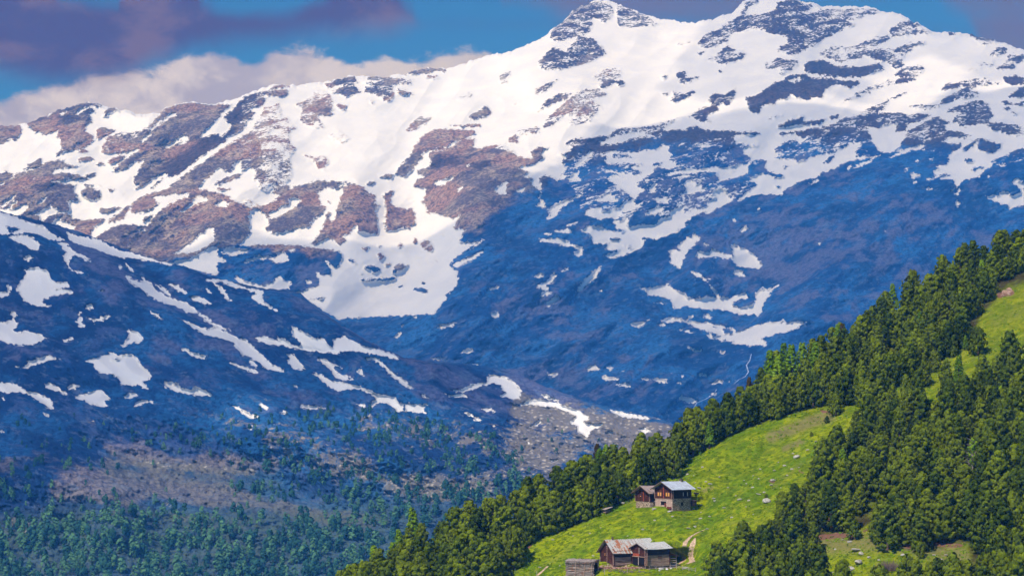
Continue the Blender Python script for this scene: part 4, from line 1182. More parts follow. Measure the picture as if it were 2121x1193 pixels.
def scatter(poly, dx, dy, seed, jitter=0.42, keep=None):
    rg = np.random.RandomState(seed); p = np.array(poly)
    out = []; row = 0; y = p[:, 1].min()
    while y < p[:, 1].max():
        x = p[:, 0].min() + (dx / 2 if row % 2 else 0)
        while x < p[:, 0].max():
            a = x + rg.normal(0, jitter) * dx * .6; b = y + rg.normal(0, jitter) * dy * .6
            if in_poly(np.array(a), np.array(b), poly) and (keep is None or keep(a, b, rg)): out.append((a, b))
            x += dx
        y += dy; row += 1
    return out
rg = np.random.RandomState(5)
CAND = []     # (x, y_base, height m, kind, width)
def em(x): return float(np.interp(x, [p[0] for p in EDGE_M], [p[1] for p in EDGE_M]))
def cr(x): return float(np.interp(x, [p[0] for p in CREST_C], [p[1] for p in CREST_C]))
# the long band between the meadow and the brow
band = [(x, cr(x) + 2) for x in range(620, 2200, 20)] + [(x, em(x) - 2) for x in range(2200, 600, -20)]
for x, y in scatter(band, 31, 21, 11):
    h = rg.uniform(9.5, 14.0) * (1.0 if x < 1560 else 0.84)
    if x > 2010 and y > 600: h *= 0.9
    CAND.append([x, y, h, 'pine', rg.uniform(0.95, 1.25)])
# along the lower rim of the band so that its foot is closed
x = 1066
while x < 1990:
    CAND.append([x, em(x) - rg.uniform(1, 6), rg.uniform(9, 12), 'pine', rg.uniform(.9, 1.15)]); x += rg.uniform(20, 30)
# the wood right of the meadow
for x, y in scatter(WOOD2[:-1] + [WOOD2[-1]], 38, 24, 23, keep=lambda a, b, g: not bool(in_poly(np.array(a), np.array(b), CLEARING)) and a < 2200 and b < 1300):
    CAND.append([x, y, rg.uniform(7.5, 14.5), 'pine', rg.uniform(.9, 1.15)])
left2 = [(1745, 880), (1735, 912), (1715, 935), (1695, 962), (1672, 990), (1650, 1018), (1622, 1048), (1602, 1078), (1588, 1104), (1560, 1126), (1530, 1142), (1498, 1158), (1474, 1180), (1462, 1205)]
for x, y in left2:
    CAND.append([x + 24 + rg.uniform(0, 8), y + 18, rg.uniform(6.5, 9.5), 'pine', 1.05])
# small trees among the upper clearings
for x, y, h in ((1893, 765, 6), (1915, 800, 8), (1935, 770, 7), (1960, 790, 7), (1975, 738, 7), (1898, 738, 9), (1850, 838, 6), (1785, 842, 9), (1818, 830, 5), (1945, 745, 5), (1876, 815, 6), (1905, 848, 7)):
    CAND.append([x, y, h, 'pine', 1.0])
LARCH_AT = [(1594, 812, 14), (1612, 822, 14), (1640, 800, 14), (1662, 796, 14), (1688, 790, 13), (1625, 790, 13), (1735, 738, 11), (1850, 645, 10), (2015, 548, 8), (2000, 725, 5), (1255, 985, 10), (1240, 1000, 11), (720, 1230, 9),
            (856, 1130, 12), (828, 1170, 11), (1985, 800, 10), (2035, 590, 9), (1470, 925, 8), (775, 1212, 12), (1905, 700, 9), (1745, 1000, 10), (2070, 860, 9)]
for x, y, h in LARCH_AT: CAND.append([x, y, h, 'larch', 1.0])
# a few standing over the brow
for x in np.arange(640, 2130, 30):
    if rg.rand() < 0.75: CAND.append([x + rg.uniform(-9, 9), cr(x) - 1, rg.uniform(8, 11.5) * (1 if x < 1560 else .85), 'pine', rg.uniform(1.0, 1.25)])
# huts and their forecourts stay clear
def clear_of_huts(x, y):
    for hx, hy, w, hh in ((1380, 1040, 85, 52), (1320, 1165, 130, 60)):
        if abs(x - hx) < w * .8 and -hh * .45 < y - hy < hh: return False
    return True
CAND = [c for c in CAND if clear_of_huts(c[0], c[1])]
CAND = [c + [float(depth_C(c[0], c[1]))] for c in CAND]
# which of them show, and how much: paint their outlines from far to near
buf = -np.ones((640, 1100), np.int32)
order = sorted(range(len(CAND)), key=lambda i: -CAND[i][5])
gy_, gx_ = np.mgrid[0:640, 0:1100]
for i in order:
    x, y, h, k, w, D = CAND[i]
    hp = h * F / D / 2; wp = hp * (0.25 if k == 'pine' else 0.2) * w; cx_, cy_ = x / 2, y / 2 - hp * .5
    a, b_ = int(max(0, cx_ - wp)), int(min(1099, cx_ + wp)) + 1; c_, d_ = int(max(0, cy_ - hp * .5)), int(min(596, cy_ + hp * .5)) + 1
    if b_ <= a or d_ <= c_: continue
    sub = ((gx_[c_:d_, a:b_] - cx_) / wp) ** 2 + ((gy_[c_:d_, a:b_] - cy_) / (hp * .5)) ** 2 < 1
    buf[c_:d_, a:b_][sub] = i
cnt = np.bincount(buf[:597, :1061][buf[:597, :1061] >= 0], minlength=len(CAND))
vis = [i for i in range(len(CAND)) if cnt[i] > 14]
pine_ids = sorted([i for i in vis if CAND[i][3] == 'pine'], key=lambda i: -cnt[i])
larch_ids = [i for i in vis if CAND[i][3] == 'larch']
SINGLE = pine_ids[:285]
REST = pine_ids[285:]
print('TREES', len(CAND), 'visible pines', len(pine_ids), 'larches', len(larch_ids), 'rest', len(REST))
ZONES = [
    (lambda x, y: x < 1000, 'dark green pine of the thick wood at the lower left end of the slope', 'pines at the lower left end of the wood'),
    (lambda x, y: x < 1200 and y < 1200 and y <= em(x), 'dark green pine standing left of the bottom of the bright meadow', 'pines left of the meadow foot'),
    (lambda x, y: x < 1345 and y <= em(x), 'dark green pine in the row left of and behind the upper stone hut', 'pines left of the upper hut'),
    (lambda x, y: x < 1560 and y <= em(x), 'dark green pine on the brow between the upper hut and the steep meadow top', 'pines above the upper hut'),
    (lambda x, y: x < 1800 and y <= em(x) + 4 and y > (cr(x) + em(x)) / 2, 'dark green pine along the upper rim of the bright meadow', 'pines along the upper meadow rim'),
    (lambda x, y: x < 1800 and y <= em(x) + 4, 'dark green pine on the skyline above the bright meadow', 'pines on the skyline above the meadow'),
    (lambda x, y: y <= em(x) + 4, 'dark green pine in the high wood above the small upper pasture', 'pines above the upper pasture'),
    (lambda x, y: y < 950 and x < 1880, 'dark green pine at the head of the wood below the upper clearings', 'pines at the head of the right wood'),
    (lambda x, y: y < 950, 'dark green pine in the wood just below the small upper pasture', 'pines below the upper pasture'),
    (lambda x, y: x < 1700 and y > 1120, 'dark green pine in the wood corner left of the lower clearing', 'pines left of the lower clearing'),
    (lambda x, y: x < 1760, 'dark green pine on the wood edge right of the bright meadow', 'pines on the right rim of the meadow'),
    (lambda x, y: y < 1100, 'dark green pine in the thick wood above the lower clearing', 'pines above the lower clearing'),
    (lambda x, y: True, 'dark green pine in the near wood below and right of the lower clearing', 'pines beside the lower clearing'),
]
UNIQUE = [((1338, 1000, 0), 0)]
for i in SINGLE:
    x, y, h, k, w, D = CAND[i]
    p = Vector(world_pt(x, y, D)); p.z -= 0.25
    for test, lab, grp in ZONES:
        if test(x, y): break
    plant_tree('pine_tree', PINES[rg.randint(9)], p, h, 12.0, rg.uniform(0, 6.28), w, lab, 'pine tree', grp)
LZ = [(lambda x, y: x < 1000, 'pale green feathery larch among dark pines at the lower left wood end', 'larches in the lower left wood'),
      (lambda x, y: x < 1400, 'pale green larch tip behind the pines left of the upper hut', 'larches behind the upper hut'),
      (lambda x, y: x < 1720 and y < 900, 'bright green feathery larch in the clump on the skyline above the meadow', 'larches on the skyline above the meadow'),
      (lambda x, y: y < 760, 'pale green larch among the dark pines of the high skyline', 'larches on the high skyline'),
      (lambda x, y: True, 'pale green larch among the dark pines of the right wood', 'larches in the right wood')]
for i in larch_ids:
    x, y, h, k, w, D = CAND[i]
    p = Vector(world_pt(x, y, D)); p.z -= 0.25
    for test, lab, grp in LZ:
        if test(x, y): break
    plant_tree('larch_tree', LARCHES[rg.randint(4)], p, h, 13.0, rg.uniform(0, 6.28), w, lab, 'larch tree', grp)
def lone(kind, meshes, x, y, h, H0, wide, label, cat, sink=0.2, rot=1.0):
    p = pt_C(x, y); p.z -= sink
    return plant_tree(kind, meshes, p, h, H0, rot, wide, label, cat)
lone('pine_tree', PINES[3], 1731, 861, 6.8, 12, 1.05, 'round dark pine alone at the very top of the bright meadow', 'pine tree')
lone('pine_tree', PINES[1], 1713, 876, 2.4, 12, 1.3, 'small dark bush pine below the round pine at the meadow top', 'pine tree')
lone('pine_tree', PINES[2], 1681, 903, 1.5, 12, 1.8, 'tiny dark bush in the fold of the upper meadow', 'pine tree')
lone('pine_tree', PINES[4], 1587, 1030, 1.3, 12, 1.8, 'tiny round bush beside the boulder in the middle of the meadow', 'pine tree')
lone('pine_tree', PINES[3], 2026, 735, 9.0, 12, 1.15, 'round dark pine standing by itself below the upper pasture', 'pine tree')
lone('pine_tree', PINES[5], 1396, 990, 11.0, 12, .9, 'slim dark pine right behind the metal roof of the upper hut', 'pine tree')
lone('pine_tree', PINES[0], 1352, 990, 12.5, 12, .95, 'tall dark pine behind the ridge of the upper hut', 'pine tree')
lone('pine_tree', RUST, 1745, 722, 8.5, 12, .8, 'brownish pine sticking out above the skyline over the meadow', 'pine tree')
lone('pine_tree', RUST, 1238, 985, 10.0, 12, .7, 'dark brownish pine tip showing over the wood behind the huts', 'pine tree')
lone('pine_tree', RUST, 1553, 838, 9, 12, .7, 'brownish pine leaning out of the wood edge beside the waterfall', 'pine tree')
lone('young_pine', YOUNG[0], 1770, 1117, 5.2, 4, 1.0, 'young dark pine alone at the left side of the lower clearing', 'young pine')
lone('young_pine', YOUNG[1], 1877, 1207, 7.0, 4, .95, 'young dark pine at the bottom of the lower clearing', 'young pine')
lone('young_pine', YOUNG[2], 1907, 1156, 4.4, 4, .8, 'small pine with its shadow in the middle of the lower clearing', 'young pine')
lone('young_pine', YOUNG[1], 1940, 1206, 6.0, 4, 1.1, 'leftmost of two small pines at the lower edge of the clearing', 'young pine')
lone('young_pine', YOUNG[2], 1976, 1206, 7.0, 4, 1.1, 'rightmost of two small pines at the lower edge of the clearing', 'young pine')
lone('larch_tree', LARCHES[1], 1925, 1212, 4.5, 13, 1.4, 'bright yellow-green bushy larch at the lower edge of the clearing', 'larch tree')
for x, y, h, mi in ((1838, 1138, 11.5, 3), (1815, 1118, 8, 5), (1862, 1128, 12, 0), (1890, 1120, 11, 7), (1925, 1108, 12, 1), (1960, 1118, 12.5, 6), (1985, 1108, 11, 4)):
    p = pt_C(x, y); p.z -= .2
    plant_tree('pine_tree', PINES[mi], p, h, 12.0, x, 1.1, 'big dark pine in the clump hanging over the top of the lower clearing', 'pine tree', 'pine clump on the lower clearing')

# bare grey trees
def dead_tree(x, y, h, label, seed, upright=1.0, crown=None):
    rg2 = np.random.RandomState(seed)
    root = bpy.data.objects.new('dead_tree', None); p = pt_C(x, y); p.z -= .2; root.location = p
    root['label'] = label; root['category'] = 'dead tree'; COL.objects.link(root)
    tv, tf = tube([(0, 0, 0), (.1, 0, h * .3), (-.1, .1, h * .65), (.1, 0, h)], [.26, .2, .13, .03], 7)
    me = mesh_from('trunk', tv, tf, mat_deadwood, True); c = bpy.data.objects.new('trunk', me); c.parent = root; COL.objects.link(c)
    V = []; Q = []
    for i in range(58):
        t = rg2.uniform(.2, .98); az = rg2.uniform(0, 6.28); L = (1 - t * .7) * h * .27 * rg2.uniform(.6, 1.2)
        d = np.array([math.cos(az), math.sin(az), upright * rg2.uniform(.1, .7)]); b0 = np.array([0, 0, t * h]); m = b0 + d * L * .5 + rg2.normal(0, .1, 3); e = b0 + d * L + rg2.normal(0, .25, 3)
        for pts, rd in (([b0, m, e], [.06, .045, .02]), ([m, m + (d + rg2.normal(0, .6, 3)) * L * .45], [.035, .015]), ([m, m + (d + rg2.normal(0, .6, 3)) * L * .4], [.035, .015])):
            a, f = tube(pts, rd, 4); o = len(V); V += a; Q += [tuple(q + o for q in g) for g in f]
    me = mesh_from('branches', V, Q, mat_deadwood); c = bpy.data.objects.new('branches', me); c.parent = root; COL.objects.link(c)
    if crown:
        v, f, rn, _, _ = conifer(seed + 9, h, h * .25, 60, 3, .6)
        sel = np.arange(len(f)); keep = v[f[:, 0], 2] > h * .45; f = f[keep]
        used = np.unique(f); mp = -np.ones(len(v), int); mp[used] = np.arange(len(used))
        me = mesh_from('crown', v[used], mp[f], crown, rnd=rn[used]); c = bpy.data.objects.new('crown', me); c.parent = root; COL.objects.link(c)
    return root
dead_tree(2015, 1010, 13.5, 'half-dead tree with a bare pale trunk and thin yellow-green top in the right wood', 5, .8, mat_larch)
dead_tree(925, 1195, 9.5, 'bare grey leafless tree between the dark pines at the bottom of the wood', 8)
dead_tree(813, 1196, 10.5, 'thin larch with a pale trunk at the lower left end of the wood', 12, .8, mat_larch)
# low bare bush in the lower clearing
def bare_bush(x, y, r, h, label):
    rg2 = np.random.RandomState(3); V = []; Q = []
    for i in range(420):
        az = rg2.uniform(0, 6.28); rr = r * math.sqrt(rg2.rand()); b0 = np.array([math.cos(az) * rr, math.sin(az) * rr, -.1])
        hh = h * (1 - (rr / r) ** 2 * .6) * rg2.uniform(.6, 1.1)
        e = b0 + np.array([math.cos(az) * .5, math.sin(az) * .5, hh]) + rg2.normal(0, .3, 3)
        a, f = tube([b0, (b0 + e) / 2 + rg2.normal(0, .12, 3), e], [.05, .04, .025], 3); o = len(V); V += a; Q += [tuple(q + o for q in g) for g in f]
    me = mesh_from('bare_bush', V, Q, flat_mat('bare_twigs', (0.17, 0.12, 0.10), .4, 2)); o = bpy.data.objects.new('bare_bush', me); o.location = pt_C(x, y)
    o['label'] = label; o['category'] = 'bush'; COL.objects.link(o)
bare_bush(1840, 1180, 2.9, 2.6, 'brown leafless round bush in the lower clearing beside the pine clump')

# the rest of the wood, too many to stand alone
def forest_mesh(name, items, protos, mat, label, cat, group=None):
    Vs = []; Fs = []; Rs = []; o = 0
    rg2 = np.random.RandomState(17)
    for (p, h, w) in items:
        v, f, rn, H0 = protos[rg2.randint(len(protos))]
        a = rg2.uniform(0, 6.28); s = h / H0
        M = np.array([[math.cos(a) * s * w, -math.sin(a) * s * w, 0], [math.sin(a) * s * w, math.cos(a) * s * w, 0], [0, 0, s]])
        Vs.append(v @ M.T + np.array(p)); Fs.append(f + o); Rs.append(np.clip(rn * .8 + rg2.uniform(0, .25), 0, 1.3)); o += len(v)
    me = mesh_from(name, np.concatenate(Vs), np.concatenate(Fs), mat, rnd=np.concatenate(Rs))
    ob = bpy.data.objects.new(name, me); COL.objects.link(ob)
    ob['kind'] = 'stuff'; ob['label'] = label; ob['category'] = cat
    return ob
def proto(seed, H, Rm, nb, per, leaf, kind):
    v, f, rn, tv, tf = conifer(seed, H, Rm, nb, per, leaf, kind)
    v = np.concatenate([v, tv]); f = np.concatenate([f, tf + len(rn)]); rn = np.concatenate([rn, np.zeros(len(tv))])
    return v, f, rn, H
pp = [proto(400 + s, 12, 3.3, 70, 3, 1.15, 'pine') for s in range(4)]
forest_mesh('pine_wood', [(tuple(world_pt(CAND[i][0], CAND[i][1], CAND[i][5]) - np.array([0, 0, .25])), CAND[i][2], CAND[i][4]) for i in REST], pp, mat_pine,
            'remaining half-hidden pines between the single trees of the slope', 'pine wood')

# grass tussocks over the meadow, pastures and clearing
def tussocks():
    rg2 = np.random.RandomState(31); n = 24000
    xs = rg2.uniform(1030, 2160, n); ys = rg2.uniform(560, 1230, n)
    e = np.interp(xs, [p[0] for p in EDGE_M], [p[1] for p in EDGE_M])
    ok = (ys > e) & (~in_poly(xs, ys, WOOD2) | in_poly(xs, ys, CLEARING)) & (fbm(xs / 22, ys / 12, 3, 90) > -.12)
    for hx, hy, w, hh in ((1378, 1040, 66, 20), (1320, 1160, 84, 22), (1430, 1140, 20, 34), (1210, 1180, 40, 30)):
        ok &= ~((np.abs(xs - hx) < w) & (np.abs(ys - hy) < hh))
    xs = xs[ok]; ys = ys[ok]; W = world_pt(xs, ys, depth_C(xs, ys)); m = len(xs)
    V = []; Fq = []; Rn = []
    for i in range(m):
        r0 = rg2.rand(); s = rg2.uniform(.10, .34)
        for k in range(3):
            a = rg2.uniform(0, 6.28); dx, dy = math.cos(a) * s, math.sin(a) * s; b = W[i] + np.array([rg2.normal(0, .25), rg2.normal(0, .25), -.05])
            t = np.array([rg2.normal(0, .1), rg2.normal(0, .1), s * rg2.uniform(.9, 1.5)])
            o = len(V); V += [b - (dx * .7, dy * .7, 0), b + (dx * .7, dy * .7, 0), b + (dx * .9, dy * .9, 0) + t, b - (dx * .9, dy * .9, 0) + t]; Fq.append((o, o + 1, o + 2, o + 3)); Rn += [r0 * .6] * 2 + [r0] * 2
    def gb(N, bs, out):
        rn = N.attr('rnd'); N.set(bs.inputs['Base Color'], N.ramp(rn, [(0, (0.09, 0.19, 0.003)), (.4, (0.20, 0.33, 0.004)), (.75, (0.30, 0.38, 0.01)), (1, (0.42, 0.40, 0.10))]))
        bs.inputs['Specular IOR Level'].default_value = 0
    me = mesh_from('grass', V, Fq, material('tussock_grass', gb), rnd=Rn); o = bpy.data.objects.new('grass', me); COL.objects.link(o)
    o['kind'] = 'stuff'; o['label'] = 'uneven grass tussocks over the bright meadow and clearings'; o['category'] = 'grass'
tussocks()

# far wood on the left flank
def far_wood():
    rg2 = np.random.RandomState(9)
    pf = [proto(500 + s, 10, 3.5, 15, 1, 2.9, 'pine') for s in range(4)]
    lf = [proto(520 + s, 10, 2.8, 16, 1, 2.6, 'larch') for s in range(4)]
    P1 = []; P2 = []
    def dens(x, y):
        d = 0.9 * sstep(1040, 1110, y) * (1 - .35 * np.exp(-((x - 200) / 60) ** 2 - ((y - 1100) / 30) ** 2))
        for pts, w, a in (([(0, 1000), (60, 1050), (240, 1090)], 45, .5), ([(520, 900), (620, 960), (720, 1000)], 50, 1.0), ([(640, 880), (850, 910), (980, 960)], 40, 1.5), ([(300, 905), (500, 920)], 24, 1.0), ([(480, 1010), (600, 1030)], 16, .8),
                          ([(700, 1030), (900, 1050), (1060, 1010)], 45, 1.2), ([(980, 930), (1080, 980)], 34, 1.0), ([(60, 900), (170, 960)], 40, .35), ([(1100, 930), (1250, 960)], 50, .22)):
            d = np.maximum(d, a * np.exp(-(seg_dist(x, y, pts) / w) ** 2))
        d = np.maximum(d, 0.05 * sstep(840, 880, y))
        g = fbm(x / 50, y / 30, 3, 71) * 1.3 + .75
        return d * np.clip(g, 0, 1.5)
    N_ = 26000
    xs = rg2.uniform(-120, 1330, N_); ys = rg2.uniform(838, 1290, N_)
    pr = dens(xs, ys)
    sn = snow_at('B', xs, ys)
    ok = (rg2.rand(N_) < pr * 0.21) & (sn < .2) & (ys > crest(CREST_B, xs) + 14)
    xs = xs[ok]; ys = ys[ok]
    D = depth_B(xs, ys) + relief_B(xs, ys, snow_at('B', xs, ys))
    W = world_pt(xs, ys, D)
    for i in range(len(xs)):
        h = rg2.uniform(7, 15) * (0.55 if ys[i] < 960 else 0.75 if ys[i] < 1060 else 1.0)
        lar = rg2.rand() < (0.42 if ys[i] > 1040 else 0.2) + .2 * (fbm(xs[i] / 90, ys[i] / 50, 2, 77) > .1)
        (P2 if lar else P1).append((tuple(W[i] - np.array([0, 0, .5])), h * (1.15 if lar else 1), rg2.uniform(.8, 1.2)))
    print('FAR', len(P1), len(P2))
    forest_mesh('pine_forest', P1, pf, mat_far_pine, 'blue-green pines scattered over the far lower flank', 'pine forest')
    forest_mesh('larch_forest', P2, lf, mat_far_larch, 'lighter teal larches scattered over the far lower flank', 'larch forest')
far_wood()
# ---------------------------------------------------------------- huts
class MB:
    def __init__(self): self.v = []; self.f = []
    def add(self, v, f):
        o = len(self.v); self.v += [tuple(map(float, p)) for p in v]; self.f += [tuple(int(q) + o for q in g) for g in f]; return self
    def box(self, x0, x1, y0, y1, z0, z1):
        v = [(x, y, z) for x in (x0, x1) for y in (y0, y1) for z in (z0, z1)]
        return self.add(v, [(0, 1, 3, 2), (4, 6, 7, 5), (0, 4, 5, 1), (2, 3, 7, 6), (0, 2, 6, 4), (1, 5, 7, 3)])
    def tube(self, pts, rad, n=6):
        v, f = tube(pts, rad, n); m = len(pts)
        self.add(v, f + [tuple(range(n))[::-1], tuple((m - 1) * n + k for k in range(n))]); return self
    def prism(self, poly, axis, a, b):
        """poly: list of 2-D points in the other two axes, extruded from a to b"""
        def P(u, w, t): return {'x': (t, u, w), 'y': (u, t, w), 'z': (u, w, t)}[axis]
        n = len(poly); v = [P(u, w, a) for u, w in poly] + [P(u, w, b) for u, w in poly]
        return self.add(v, [tuple(range(n))[::-1], tuple(range(n, 2 * n))] + [(k, (k + 1) % n, n + (k + 1) % n, n + k) for k in range(n)])
    def obj(self, name, mat, parent=None, label=None, smooth=False, loc=None):
        me = bpy.data.meshes.new(name); me.from_pydata(self.v, [], self.f); me.materials.append(mat)
        for p in me.polygons: p.use_smooth = smooth
        o = bpy.data.objects.new(name, me); COL.objects.link(o)
        if parent: o.parent = parent
        if label: o['label'] = label
        if loc is not None: o.location = loc
        return o
def thing(name, label, cat, loc, rz=0.0, group=None):
    o = bpy.data.objects.new(name, None); o.location = loc; o.rotation_euler = (0, 0, rz); COL.objects.link(o)
    o['label'] = label; o['category'] = cat
    if group: o['group'] = group
    return o
def log_mat(name, a, b, c):
    def bd(N, bs, out):
        tc = N.n('ShaderNodeTexCoord'); ob = tc.outputs['Object']
        n = N.noise(N.mapping(ob, scale=(.12, .12, 3)), 2.0, 5, .7); n2 = N.noise(ob, .9, 4, .6)
        g = N.mix(N.step(n, .42, .58), a, b); g = N.mix(N.step(n2, .5, .62, 0, .7), g, c)
        N.set(bs.inputs['Base Color'], g)
    return material(name, bd)
M_DARK = log_mat('dark_red_logs', (0.055, 0.018, 0.016), (0.105, 0.035, 0.028), (0.15, 0.055, 0.035))
M_BLACK = log_mat('dark_and_shaded_logs', (0.026, 0.022, 0.028), (0.060, 0.045, 0.045), (0.085, 0.06, 0.05))  # dark logs; the tone also paints eave shade on side walls
M_PALE = log_mat('pale_and_sunlit_logs', (0.26, 0.15, 0.11), (0.64, 0.46, 0.35), (0.44, 0.26, 0.18))  # pale wood; the tone also paints sunlight on the lower barn walls
M_GREYLOG = log_mat('silver_logs', (0.10, 0.075, 0.06), (0.46, 0.38, 0.33), (0.30, 0.15, 0.085))
M_ENDS = flat_mat('log_ends', (0.42, 0.25, 0.19), .45, 3)
def stone_build(c1, c2, c3, sc=1.9):
    def bd(N, bs, out):
        tc = N.n('ShaderNodeTexCoord'); ob = tc.outputs['Object']
        vn = N.n('ShaderNodeTexVoronoi'); N.set(vn.inputs['Vector'], N.mapping(ob, scale=(1, 1, 1.9))); vn.inputs['Scale'].default_value = sc
        ve = N.n('ShaderNodeTexVoronoi', feature='DISTANCE_TO_EDGE'); N.set(ve.inputs['Vector'], N.mapping(ob, scale=(1, 1, 1.9))); ve.inputs['Scale'].default_value = sc
        g = N.mix(N.step(N.noise(vn.outputs['Position'], 3, 2, .6), .38, .62), c1, c2)
        g = N.mix(N.step(ve.outputs[0], .03, .14, 1, 0), g, c3)
        N.set(bs.inputs['Base Color'], g)
        bn = N.n('ShaderNodeBump'); bn.inputs['Distance'].default_value = .12; N.set(bn.inputs['Height'], N.step(ve.outputs[0], 0, .2)); N.set(bs.inputs['Normal'], bn.outputs[0])
    return bd
M_STONE = material('rubble_masonry', stone_build((0.46, 0.32, 0.21), (0.75, 0.58, 0.42), (0.16, 0.11, 0.08)))
M_PLASTER = material('flaking_plaster', stone_build((0.62, 0.42, 0.33), (0.72, 0.52, 0.40), (0.50, 0.33, 0.26), 1.2))
M_DRYSTONE = material('dry_stones', stone_build((0.22, 0.17, 0.13), (0.45, 0.36, 0.30), (0.04, 0.03, 0.03), 2.6))
M_ROOFMETAL = flat_mat('zinc_sheet', (0.52, 0.56, 0.62), .18, .8, rough=.45, spec=.5)
M_SHINGLE = log_mat('wood_shingles', (0.30, 0.21, 0.18), (0.50, 0.39, 0.34), (0.36, 0.27, 0.25))
def rust_build(am):
    def bd(N, bs, out):
        tc = N.n('ShaderNodeTexCoord'); ob = tc.outputs['Object']
        n = N.noise(N.mapping(ob, scale=(1.6, .25, .25)), 1.0, 4, .6); n2 = N.noise(ob, 1.3, 4, .7)
        sx = N.n('ShaderNodeSeparateXYZ'); N.set(sx.inputs[0], ob)
        near = N.step(sx.outputs[0], 9.5, 5.0)
        k = N.m('MULTIPLY', N.step(N.m('ADD', n, N.m('MULTIPLY', N.m('SUBTRACT', n2, .5), .9)), .47, .56), N.m('ADD', N.m('MULTIPLY', near, am), .12))
        g = N.mix(N.step(n2, .4, .6), (0.50, 0.50, 0.46), (0.66, 0.67, 0.64)); g = N.mix(k, g, (0.46, 0.17, 0.07))
        N.set(bs.inputs['Base Color'], g); bs.inputs['Roughness'].default_value = .6
    return material('rusty_sheet', bd)
M_RUST = rust_build(.85); M_PALESHEET = rust_build(.12)
M_BOARD = flat_mat('old_boards', (0.17, 0.10, 0.08), .35, 3)
M_ORANGE = flat_mat('ochre_shutter', (0.80, 0.36, 0.09), .12, 2)
M_REDBOARD = flat_mat('red_board', (0.42, 0.09, 0.04), .3, 2)
M_DOOR = flat_mat('brown_red_door', (0.20, 0.055, 0.04), .3, 2)
M_HOLE = flat_mat('dark_inside', (0.012, 0.009, 0.009), .2, 2)
M_PALEWOOD = flat_mat('pale_wood', (0.44, 0.36, 0.32), .3, 2)
rl = random.Random(3)
def log_wall(kind, L, z0, z1, d=0.27, ext=0.28):
    """stack of logs along +x from 0 to L at y = 0"""
    m = MB(); n = max(1, int(round((z1 - z0) / d))); d = (z1 - z0) / n
    for i in range(n):
        z = z0 + d * (i + .5); e0 = ext * rl.uniform(.6, 1.2); e1 = ext * rl.uniform(.6, 1.2)
        m.tube([(-e0, rl.uniform(-.02, .02), z), (L * .5, rl.uniform(-.03, .03), z), (L + e1, 0, z)], [d * .54 * rl.uniform(.92, 1.04)] * 3, 7)
    return m
def place(m, ang, dx, dy):
    c, s = math.cos(ang), math.sin(ang)
    m.v = [(x * c - y * s + dx, x * s + y * c + dy, z) for x, y, z in m.v]; return m
def gable_logs(W, z0, z1, d=.26):
    """logs shrinking towards the ridge, along +x"""
    m = MB(); n = max(2, int((z1 - z0) / d)); d = (z1 - z0) / n
    for i in range(n):
        t = (i + .5) / n; a = W / 2 * t
        m.tube([(a - .1, 0, z0 + d * (i + .5)), (W - a + .1, 0, z0 + d * (i + .5))], [d * .54] * 2, 7)
    return m
def roof(L, W, ze, zr, ov, ovg, th, mat, parent, sag=.05, n=7, ribs=0):
    """ridge along x; gables at x=-ovg and L+ovg"""
    k = (zr - ze) / (W / 2); zee = ze - ov * k
    m = MB()
    for side in (0, 1):
        ye = -ov if side == 0 else W + ov; ym = W / 2
        g = []
        for i in range(n + 1):
            x = -ovg + (L + 2 * ovg) * i / n; sg = -sag * math.sin(math.pi * i / n) + rl.uniform(-.015, .015)
            g.append([(x, ye, zee + sg + rl.uniform(-.02, .02)), (x, ym + (.02 if side == 0 else -.02), zr + sg)])
        v = []; f = []
        for i in range(n + 1):
            for p in g[i]: v.append(p)
            for p in g[i]: v.append((p[0], p[1], p[2] + th))
        for i in range(n):
            a = i * 4; b = a + 4
            for q in ((a + 2, a + 3, b + 3, b + 2), (a, b, b + 1, a + 1), (a, a + 2, b + 2, b), (a + 1, b + 1, b + 3, a + 3)): f.append(q)
        f += [(0, 1, 3, 2), (4 * n, 4 * n + 2, 4 * n + 3, 4 * n + 1)]
        m.add(v, f)
        if ribs:
            for i in range(ribs + 1):
                x = -ovg + (L + 2 * ovg) * i / ribs
                m.tube([(x, ye, zee + th + .0), (x, ym, zr + th - .02)], [.05, .05], 5)
    ro = m.obj('roof', mat, parent)
    # rafters and barge boards under the overhang
    r = MB(); nn = int((L + 2 * ovg) / 1.1)
    for i in range(nn + 1):
        x = -ovg + .06 + (L + 2 * ovg - .12) * i / nn
        r.tube([(x, -ov + .05, zee - .08), (x, W / 2, zr - .09)], [.07, .07], 4); r.tube([(x, W + ov - .05, zee - .08), (x, W / 2, zr - .09)], [.07, .07], 4)
    r.obj('rafters', M_BOARD, ro)
    b = MB()
    for y0, s in ((-ov, 1), (W + ov, -1)):
        for x in (-ovg - .03, L + ovg + .03):
            b.prism([(y0, zee - .12), (W / 2, zr - .12), (W / 2, zr + .10), (y0, zee + .10)], 'x', x - .03, x + .03)
    b.obj('barge_boards', M_BOARD, ro)
    return ro
PHI = R(40)
PHI_B = R(35)
def at_px(x, y, D): return Vector(world_pt(float(x), float(y), float(D)))

